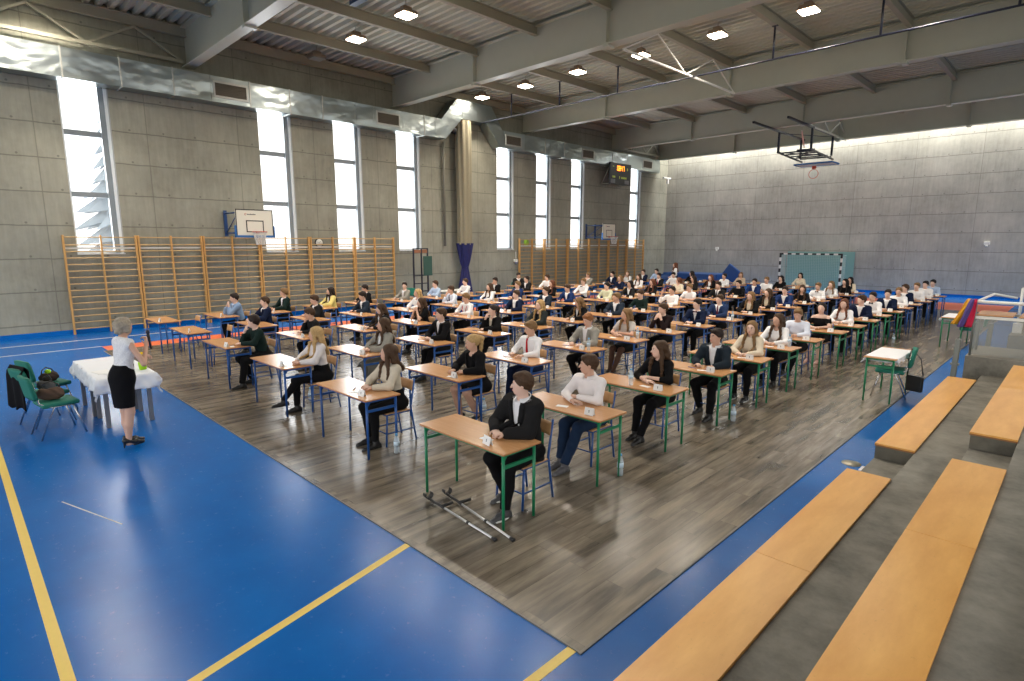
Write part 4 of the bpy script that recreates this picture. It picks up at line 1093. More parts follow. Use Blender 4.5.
def sculpt_hair(sp, k, res, hm=None):
    H, Rh = k['H'], k['Rh']; st = sp.get('hair', 'short'); hp = lambda *v: H + Rh @ V3(*v)
    F = Field(H + V3(-.2, -.26, -.46), H + V3(.2, .32, .19), res)
    ax = lambda *v: Rh @ V3(*v)
    t = {'short': .016, 'bowl': .02, 'quiff': .015}.get(st, .014)
    F.ell(hp(0, .024, .034), (.073 + t, .093 + t, .083 + t), .01, Rh)
    if st in ('short', 'quiff', 'buzz'):
        F.cone(hp(.040, -.050, .095), hp(-.042, -.052, .092), .034 if st == 'quiff' else .026, .030 if st == 'quiff' else .024, .02)
        F.ell(hp(0, .02, .085), (.070, .085, .052), .02, Rh)
        F.cone(hp(0, .085, -.0), hp(0, .075, -.045), .045, .035, .02, flat=(Rh @ V3(0, 1, 0), .7))
        F.wrinkle(.003, 110)
        F.cut(hp(0, -.018, .002), ax(0, -.80, -1.0), .010)           # sides and nape
        F.cut(hp(0, -.066, .055), ax(0, -1, -.75), .006)          # hairline
    elif st == 'curly' or st == 'bob':
        F.cone(hp(.075, .03, .02), hp(.075, .03, -.05), .035, .03, .03); F.cone(hp(-.075, .03, .02), hp(-.075, .03, -.05), .035, .03, .03); F.cone(hp(0, .09, .02), hp(0, .09, -.05), .055, .05, .03)
        F.wrinkle(.005, 90)
        F.ell(hp(0, -.10, -.035), (.062, .075, .095), .008, Rh, op='sub'); F.cut(hp(0, -.055, .060), ax(0, -1, -.5), .01)
    else:
        ln = sp.get('hair_len', .30)
        F.ell(hp(0, -.10, -.03), (.058, .082, .088), .008, Rh, op='sub'); F.cut(hp(0, -.060, .070), ax(0, -1, -.35), .01)
        if st in ('pony', 'bun'): F.cut(hp(0, -.02, .01), ax(0, -1, -.9), .012)
        if st in ('long', 'half'):
            for s_ in (1, -1):
                F.cone(hp(s_ * .062, -.012, .055), hp(s_ * .080, .008, -.03), .020, .024, .02)
                e = hp(s_ * .083, .012, -.10); F.cone(hp(s_ * .080, .008, -.03), e, .024, .027, .015)
                if st == 'long':
                    prev = e; N = k['N']
                    for q_, dz in enumerate((.015, -.05, -.11, -.17, -ln + .05)):
                        x_ = s_ * (.072 + .012 * min(q_, 2)); z_ = N[2] + dz; y_ = surf(hm, x_, min(z_, N[2] - .03)) if hm else None
                        if y_ is None: y_ = N[1] - .10
                        m1 = V3(x_, min(y_ - .006, H[1] - .01 if q_ == 0 else 9), z_); F.cone(prev, m1, .030 - .0025 * q_, .029 - .003 * q_, .015); prev = m1
            F.cone(hp(0, .085, .02), hp(0, .09, -.09), .065, .07, .04, flat=(Rh @ V3(0, 1, 0), .6))
            e = hp(0, .09, -.09); F.cone(e, V3(e[0] * .7, max(e[1], k['Ch'][1] + .135), H[2] - ln), .078, .060, .04, flat=(V3(0, 1, 0), .45))
        if st == 'pony':
            F.cone(hp(0, .11, .06), hp(0, .155, .02), .030, .034, .015); F.cone(hp(0, .155, .02), H + V3(0, .15, -ln), .036, .018, .02)
            F.cone(hp(0, .06, .0), hp(0, .06, -.035), .05, .03, .03)
        if st == 'bun':
            F.ell(hp(0, .10, .085), (.042, .042, .040), .012, Rh); F.cone(hp(0, .07, .0), hp(0, .06, -.035), .045, .03, .03)
        F.wrinkle(.0035, 70)
        F.ell(hp(0, -.10, -.03), (.052, .080, .085), .004, Rh, op='sub')
    return F
def sculpt_shoe(sp, k, i, res):
    an = k['an'][i]; fd = sp.get('foot', V3(0, -1, 0)); fd = fd / np.linalg.norm(fd); heel = sp.get('heels', False)
    b = V3(an[0], an[1], an[2] - .09)
    F = Field(b + V3(-.2, -.30, -.02), b + V3(.2, .22, .17), res)
    h = .055 if heel else 0.0
    F.cone(b - fd * .045 + V3(0, 0, .036 + h), b + fd * .07 + V3(0, 0, .036 + h * .35), .037, .040, .02, flat=((0, 0, 1), .95))
    F.cone(b + fd * .07 + V3(0, 0, .032 + h * .3), b + fd * .165 + V3(0, 0, .026), .038, .026, .02, flat=((0, 0, 1), .75))
    if not heel:
        F.cone(b - fd * .01 + V3(0, 0, .05), b - fd * .005 + V3(0, 0, .105), .046, .043, .02)
        F.cone(b - fd * .05 + V3(0, 0, .010), b + fd * .17 + V3(0, 0, .010), .040, .034, .005, flat=((0, 0, 1), .3))
    else:
        F.cone(b - fd * .055 + V3(0, 0, .06), b - fd * .065 + V3(0, 0, .004), .018, .009, .01)
        F.cone(b + fd * .07 + V3(0, 0, .008), b + fd * .16 + V3(0, 0, .008), .030, .024, .005, flat=((0, 0, 1), .3))
        F.cone(b + V3(0, 0, .12) + fd * .01, b + V3(0, 0, .085) + fd * .05, .038, .024, .006, op='sub')
    F.cut(b, (0, 0, -1)) if b[2] < .03 else None
    return F

_cache = {}
def cached(key, fn, name):
    if key not in _cache:
        V, Q = fn().mesh(); _cache[key] = to_mesh(name, V, Q, [None])
    return _cache[key]
def inst(name, me, mt, parent):
    o = bpy.data.objects.new(name, me); link(o, parent)
    if me.materials: 
        o.material_slots[0].link = 'OBJECT'; o.material_slots[0].material = mt
    return o
_mats = {}
def cmat(kind, col):
    key = (kind, col)
    if key not in _mats:
        if kind == 'skin': m = mat('skin', col, 0.5); m.node_tree.nodes['Principled BSDF'].inputs['Subsurface Weight'].default_value = 0.0
        elif kind == 'hair': m = mat('hair', col, 0.6, spec=0.25, noise=0.45, scale=45, bump=0.6)
        elif kind == 'shoe': m = mat('shoe_leather', col, 0.35)
        elif kind == 'weave': m = mat('patterned_cloth', col, 0.85, noise=0.35, scale=90)
        elif kind == 'lace': m = mat('white_lace', col, 0.85, noise=0.4, scale=70, bump=0.5)
        else: m = mat(kind, col, 0.9, spec=0.15, noise=0.10, scale=12)
        _mats[key] = m
    return _mats[key]
SKIN = (0.66, 0.42, 0.32); SKIN2 = (0.72, 0.48, 0.38); SKIN3 = (0.60, 0.36, 0.26); TIGHTS = (0.10, 0.055, 0.04)
HAIR = dict(brown=(0.062, 0.033, 0.017), dark=(0.022, 0.013, 0.010), blond=(0.46, 0.30, 0.13), fair=(0.20, 0.115, 0.05), red=(0.25, 0.10, 0.035), auburn=(0.13, 0.045, 0.022), black=(0.010, 0.008, 0.008), grey=(0.36, 0.31, 0.24))
CL = dict(black=(0.005, 0.005, 0.006), charcoal=(0.013, 0.013, 0.014), navy=(0.006, 0.012, 0.038), blue=(0.012, 0.030, 0.110), lightblue=(0.40, 0.52, 0.72), denimjacket=(0.20, 0.29, 0.45), white=(0.80, 0.80, 0.82), cream=(0.68, 0.60, 0.47),
          grey=(0.26, 0.25, 0.22), greytee=(0.48, 0.45, 0.42), darkgreen=(0.008, 0.020, 0.018), yellow=(0.75, 0.62, 0.22), jeans=(0.014, 0.030, 0.070), greypants=(0.15, 0.145, 0.125), brownblack=(0.014, 0.008, 0.009), beige=(0.50, 0.40, 0.30), lime=(0.62, 0.63, 0.45), steel=(0.018, 0.028, 0.045), tan=(0.4, 0.25, 0.15))

def collar(sp, k, mt, parent, res, spread=.0):
    """folded shirt collar round the neck, open at the front"""
    mb = MB(); N = k['N']; r0 = .062 if not sp.get('female') else .056
    def fn(u, v):
        a = R(-90 + 22) + u * R(360 - 44); r_ = r0 + (.004 if v < .5 else .012 + .030 * (v - .5)); tip = 0.030 * (abs(u * 2 - 1) ** 8)
        z = (0.034 * (v / .5) if v < .5 else .034 - (.044 + tip) * (v - .5) / .5)
        return (N[0] + r_ * math.cos(a), N[1] + .002 + r_ * math.sin(a) - tip * .5, N[2] - .006 + z + .018 * math.sin(a))
    mb.grid(fn, 24, 4, thick=0.003)
    return mb.obj('collar', mt, parent, smooth=True)
def tie(k, col, parent, kind, zlow, hm):
    mt = cmat('tie_silk', col); N = k['N']
    mb = MB()
    zt = N[2] - .012
    y_t = (surf(hm, 0, zt - .03) or (N[1] - .07)) - .012
    if kind == 'bow':
        c_ = (0, y_t - .004, zt - .012)
        for s_ in (1, -1):
            mb.prism([(0, c_[2] - .008), (s_ * .048, c_[2] - .024), (s_ * .048, c_[2] + .024), (0, c_[2] + .008)], 'y', c_[1] - .008, c_[1] + .008)
        mb.box(c_, (.016, .022, .020), bevel=.003)
    else:
        n_ = 9; rows = []
        for i in range(n_ + 1):
            z = zt - (zt - zlow) * i / n_; y = (surf(hm, 0, z) or y_t) - .007
            w = (.034 if i == 0 else .022 + .044 * (i / n_) if i < n_ else .0)
            rows.append([mb.bm.verts.new((sx * w / 2, y + dy, z - (.03 if i == n_ else 0))) for dy in (-.004, .004) for sx in (-1, 1)])
        for a, b in zip(rows, rows[1:]):
            for p in ((0, 1), (2, 3), (0, 2), (1, 3)): mb.bm.faces.new((a[p[0]], a[p[1]], b[p[1]], b[p[0]]))
        mb.bm.faces.new((rows[0][0], rows[0][1], rows[0][3], rows[0][2]))
    return mb.obj('bow_tie' if kind == 'bow' else 'necktie', mt, parent)
def lapels(k, hm, z0, half, mt, parent):
    """folded lapels following the jacket front on both sides of the opening"""
    N = k['N']; zt = N[2] - .01
    key = ('lap', id(hm))
    if key not in _cache:
        mb = MB()
        for s_ in (1, -1):
            z0_ = max(z0, zt - .30)
            def fn(u, v):
                z = z0_ + (zt - z0_) * u; xi = math.tan(half) * (z - z0) - .004
                wd = .058 * math.sin(min(u * 1.25, 1) * PI / 2) * (.55 if .72 < u < .80 else 1) * (1 if u < .85 else .8)
                x = s_ * (xi + wd * v); y = surf(hm, x, z)
                if y is None: y = N[1] - .05
                return (x, y - .010 + .004 * v, z)
            mb.grid(fn, 16, 3, thick=.005)
        _cache[key] = mb.mesh('lapels', [None], True)
    return inst('lapels', _cache[key], mt, parent)

def figure(sp, loc, rz, label, cat='person', group=None, res=.014):
    root = empty('person', loc, rz, label, cat, group)
    k = skeleton(sp); f = sp.get('female', False)
    sk = cmat('skin', sp.get('skin', SKIN)); near = res < .0095
    geo = (f, sp.get('pose'), sp.get('legs', 'flat'), sp.get('hyaw', 0), sp.get('hp'), sp.get('hroll', 0), sp.get('lean'), sp.get('tall', 0), sp.get('standing', False), res)
    hres = res
    inst('body', cached(('body', geo, sp.get('uid')), lambda: sculpt_body(sp, k, res), 'body'), sk, root)
    ch = k['Ch']; jacket = sp.get('jacket'); top = sp.get('top', 'white')
    hem = (.49 if not sp.get('standing') else .93)
    tk = ('top', geo, sp.get('sleeve', 'long'), sp.get('offshoulder', False), bool(sp.get('open_neck')), bool(sp.get('collar')))
    tm = cmat(sp.get('top_kind', 'shirt_cloth'), CL.get(top, top))
    if jacket:
        zv = k['Wt'][2] + (.08 if not sp.get('open_front') else -.15)
        sh = inst('shirt', cached(('shirt_in', geo), lambda: sculpt_top(dict(sp, sleeve='none', female=f), k, res, .003, .52 if not sp.get('standing') else .95, hmkey=('s', geo)), 'shirt'), tm, root)
        jm = cmat(sp.get('jkind', 'suit_cloth'), CL.get(jacket, jacket))
        jo = inst('jacket', cached(('jacket', geo, bool(sp.get('open_front')), sp.get('long_coat', 0), sp.get('bulk', 0)), lambda: sculpt_top(sp, k, res, .018 + sp.get('bulk', 0), hem - sp.get('long_coat', 0), True, zv, ('j', geo)), 'jacket'), jm, root)
        if res < .0135:
            lapels(k, _cache[('hm', ('j', geo))], zv, R(8 if sp.get('open_front') else 14), jm, jo)
    else:
        sh = inst('shirt' if not f else 'blouse', cached(tk, lambda: sculpt_top(sp, k, res, .007, hem, False, (k['N'][2] - .11) if sp.get('open_neck') else None, ('s', geo)), 'shirt'), tm, root)
    hm_ = _cache[('hm', ('j', geo))] if jacket else _cache[('hm', ('s', geo))]
    inst('hair', cached(('hair', geo, sp.get('hair', 'short'), sp.get('hair_len', .26), bool(jacket)), lambda: sculpt_hair(sp, k, min(res, .010), hm_), 'hair'), cmat('hair', HAIR[sp.get('hc', 'brown')]), root)
    if sp.get('collar', not f) and res < .0125 and top not in ('black_tee',): collar(sp, k, tm, sh, res)
    if sp.get('tie'):
        tie(k, sp['tie'][1], root, sp['tie'][0], (k['Wt'][2] + (.03 if jacket else -.04)), _cache[('hm', ('s', geo))])
    if sp.get('suspenders'):
        mb = MB()
        for s_ in (1, -1):
            pts = [V3(s_ * .07, k['Wt'][1] - .13, k['Wt'][2]), V3(s_ * .075, ch[1] - .135, ch[2]), V3(s_ * .085, k['S'][0][1] - .075, k['S'][0][2]), V3(s_ * .085, k['S'][0][1], k['S'][0][2] + .062)]
            for a, b in zip(pts, pts[1:]): mb.bar(tuple(a), tuple(b), .022, .010)
        mb.obj('suspenders', cmat('tie_silk', (0.45, 0.03, 0.03)), root)
    b = sp.get('bottom', 'black')
    if sp.get('skirt'):
        inst('skirt', cached(('skirt', geo, sp.get('skirt_hem')), lambda: sculpt_skirt(sp, k, res), 'skirt'), cmat('skirt_cloth', CL[sp['skirt']]), root)
        if sp.get('tights'):
            def tg():
                F = Field(V3(-.3, -.78, .03), V3(.3, .2, .64), res)
                for i in (0, 1):
                    kn, an = k['kn'][i], k['an'][i]; m_ = kn * .55 + an * .45 + V3(0, .012, 0)
                    F.cone(k['hip'][i], kn, .086, .060, .02); F.cone(kn, m_, .058, .054, .02); F.cone(m_, an + V3(0, 0, 0), .054, .037, .02)
                return F
            inst('tights', cached(('tights', geo), tg, 'tights'), cmat('tights_knit', sp['tights']), root)
    else:
        inst('trousers', cached(('trousers', geo, sp.get('bottom_fit', 1.0)), lambda: sculpt_trousers(sp, k, res), 'trousers'), cmat('trouser_cloth', CL.get(b, b)), root)
    for i in (0, 1):
        so = inst('shoe', cached(('shoe', geo, i, sp.get('heels', False)), lambda: sculpt_shoe(sp, k, i, min(res, .009)), 'shoe'), cmat('shoe', sp.get('shoe', (0.012, 0.012, 0.013))), root)
        if sp.get('sole'):
            an = k['an'][i]; fd = sp.get('foot', V3(0, -1, 0)); mb = MB(); bz = an[2] - .09
            mb.tube([(an[0] + .040 * math.cos(a) , an[1] - .055 - .112 * math.sin(a), bz + .012) for a in [q2 * 2 * PI / 24 for q2 in range(25)]], .010, 5); mb.obj('sole', M['white_paint'], so)
    if res < .0125:
        Rm = Matrix([list(r_) for r_ in k['Rh']])
        def small(nm, pts, rad, m_):
            mb = MB()
            for c_, rr_ in zip(pts, rad):
                r2 = bmesh.ops.create_icosphere(mb.bm, subdivisions=2, radius=1.0)
                cc = Vector(head_pt(k, c_))
                for v in r2['verts']: v.co = cc + Rm @ Vector((v.co.x * rr_[0], v.co.y * rr_[1], v.co.z * rr_[2]))
            return mb.obj(nm, m_, root, smooth=True)
        small('eye', [(.031, -.0785, .0150), (-.031, -.0785, .0150)], [(.0130, .0065, .0060)] * 2, cmat('eye_white', (0.62, 0.58, 0.55)))
        small('iris', [(.031, -.0835, .0150), (-.031, -.0835, .0150)], [(.0075, .0030, .0062)] * 2, cmat('iris_dark', (0.03, 0.022, 0.018)))
        small('eyebrow', [(.032, -.0845, .0335), (-.032, -.0845, .0335)], [(.019, .005, .0050)] * 2, cmat('hair', HAIR[sp.get('hc', 'brown')]))
        small('lips', [(0, -.0935, -.0465), (0, -.093, -.0545)], [(.020, .0065, .0042), (.016, .0065, .0045)], cmat('lip', (0.50, 0.17, 0.14)))
    if sp.get('glasses'):
        mb = MB()
        for s_ in (1, -1):
            mb.tube([tuple(head_pt(k, (s_ * .033 + .021 * math.cos(a), -.097, .013 + .017 * math.sin(a)))) for a in [q2 * PI / 6 for q2 in range(13)]], .0022, 5)
            mb.tube([tuple(head_pt(k, (s_ * .054, -.095, .016))), tuple(head_pt(k, (s_ * .080, .01, .012)))], .002, 5)
        mb.tube([tuple(head_pt(k, (.012, -.098, .015))), tuple(head_pt(k, (-.012, -.098, .015)))], .002, 5); mb.obj('glasses', M['black'], root)
    if sp.get('watch'):
        i = sp['watch'] - 1; w, e = k['Wr'][i], k['E'][i]; d_ = (w - e) / np.linalg.norm(w - e)
        mb = MB(); mb.tube([tuple(w - d_ * .018), tuple(w + d_ * .004)], .0315, 14); mb.obj('wristwatch', M['black'], root)
    return root
# ================================================================== DESKS, CHAIRS AND THE THINGS ON THEM
DL, DD, DH_ = 1.27, 0.50, 0.76          # origin: front (camera-side) edge, right corner, on the floor
def make_desk(mt):
    r_ = empty('school_desk')
    mb = MB(); mb.box((-DL / 2, DD / 2, DH_ - 0.004), (DL, DD, 0.008)); mb.obj('desktop', M['desk'], r_)
    mb = MB(); mb.box((-DL / 2, DD / 2, DH_ - 0.0135), (DL - 0.001, DD - 0.001, 0.011)); mb.obj('desktop_edge', M['desk_edge'], r_)
    for x in (-DL + 0.05, -0.05):
        for y in (0.045, DD - 0.045):
            mb = MB(); mb.tube([(x, y, DH_ - 0.02), (x, y, 0.0)], [0.0165, 0.0145], 10); mb.obj('leg', mt, r_)
    mb = MB()
    for x in (-DL + 0.05, -0.05):
        mb.bar((x, 0.045, DH_ - 0.035), (x, DD - 0.045, DH_ - 0.035), 0.025, 0.028); mb.bar((x, 0.045, DH_ - 0.155), (x, DD - 0.045, DH_ - 0.155), 0.022, 0.03)
        mb.prism([(0.045, DH_ - 0.02), (0.045, DH_ - 0.12), (0.12, DH_ - 0.02)], 'x', x - 0.004, x + 0.004)
    for y in (0.045, DD - 0.045): mb.bar((-DL + 0.05, y, DH_ - 0.033), (-0.05, y, DH_ - 0.033), 0.022, 0.026)
    mb.obj('frame', mt, r_)
    return r_
def make_chair(mt):
    """school chair, sitter faces -Y, origin under the seat centre"""
    r_ = empty('school_chair')
    mb = MB(); mb.box((0, 0.0, 0.435), (0.38, 0.38, 0.012), bevel=0.005); mb.obj('seat', M['chair_wood'], r_)
    mb = MB()
    def fn(u, v): return ((u - .5) * .35, .222 + .03 * (1 - (2 * u - 1) ** 2) + .03 * v, .68 + .13 * v)
    mb.grid(fn, 10, 4, thick=0.01); mb.obj('backrest', M['chair_wood'], r_)
    for s_ in (1, -1):
        mb = MB(); mb.tube([(s_ * .175, -.16, .425), (s_ * .185, -.19, .0)], .0125, 8); mb.obj('front_leg', mt, r_)
        mb = MB(); mb.tube([(s_ * .175, .27, .84), (s_ * .178, .20, .46), (s_ * .185, .27, .0)], .0125, 8); mb.obj('rear_leg', mt, r_)
    mb = MB()
    for s_ in (1, -1):
        mb.tube([(s_ * .175, -.17, .42), (s_ * .176, .215, .42)], .0115, 6); pass
    mb.tube([(-.176, -.165, .415), (.176, -.165, .415)], .0105, 6); mb.obj('seat_frame', mt, r_)
    mb = MB(); mb.tube([(-.181, .235, .17), (-.18, -.178, .17), (.18, -.178, .17), (.181, .235, .17)], .009, 6); mb.obj('stretcher', mt, r_)
    return r_
proto_desk = {'green': make_desk(M['green_steel']), 'blue': make_desk(M['blue_steel'])}
proto_chair = make_chair(M['blue_steel'])
trees = {k: snapshot(v) for k, v in proto_desk.items()}; tree_c = snapshot(proto_chair); used = set()
def take(key, proto, tree):
    if key in used: return copy_tree(proto, None, tree)
    used.add(key); return proto

COLX = {1: -3.50, 2: -5.93, 3: -8.36, 4: -10.76, 5: -13.08, 6: -15.42}
def _ext(a, p, n=17):
    a = list(a)
    while len(a) < n: a.append(a[-1] + p)
    return a
COLY = {1: [3.38, 4.78, 6.25, 7.72, 9.05, 10.44, 11.72, 13.2, 14.5, 15.82, 17.15, 18.4, 19.7, 21.05, 22.4, 23.65, 25.0],
        2: _ext([3.43, 4.85, 6.32, 7.84, 9.23, 10.66, 12.0, 13.5, 14.98, 16.4, 17.5, 18.9, 20.2, 21.65, 23.1], 1.4),
        3: _ext([3.48, 4.83, 6.3, 7.84, 9.2, 10.55, 12.08, 13.54, 15.15, 16.65, 18.1, 19.4], 1.42),
        4: _ext([3.47, 4.9, 6.27, 7.67, 9.26, 10.76, 12.3, 13.75, 15.2], 1.42),
        5: _ext([3.49, 4.9, 6.25, 7.6, 9.08, 10.7, 12.15, 13.5], 1.40), 6: _ext([3.53, 4.89, 6.27], 1.39)}
COLN = {1: 'rightmost column', 2: 'second column from right', 3: 'third column from right', 4: 'third column from left', 5: 'second column from left', 6: 'leftmost column'}
YAW0 = R(45.1); PIT = math.atan(97.5 / 572)
def world_at(u, v, ax, c_):
    """where the sight line through a photo pixel meets a plane (used to read positions off the photograph)"""
    fw = V3(-math.sin(YAW0) * math.cos(PIT), math.cos(YAW0) * math.cos(PIT), -math.sin(PIT)); rt = V3(math.cos(YAW0), math.sin(YAW0), 0); up = np.cross(rt, fw)
    r2 = fw * 572 + rt * (u - 512) - up * (v - 340.5); o = V3(0, 0, 2.632); t_ = (c_ - o[ax]) / r2[ax]; return o + r2 * t_

rng = random.Random(11)
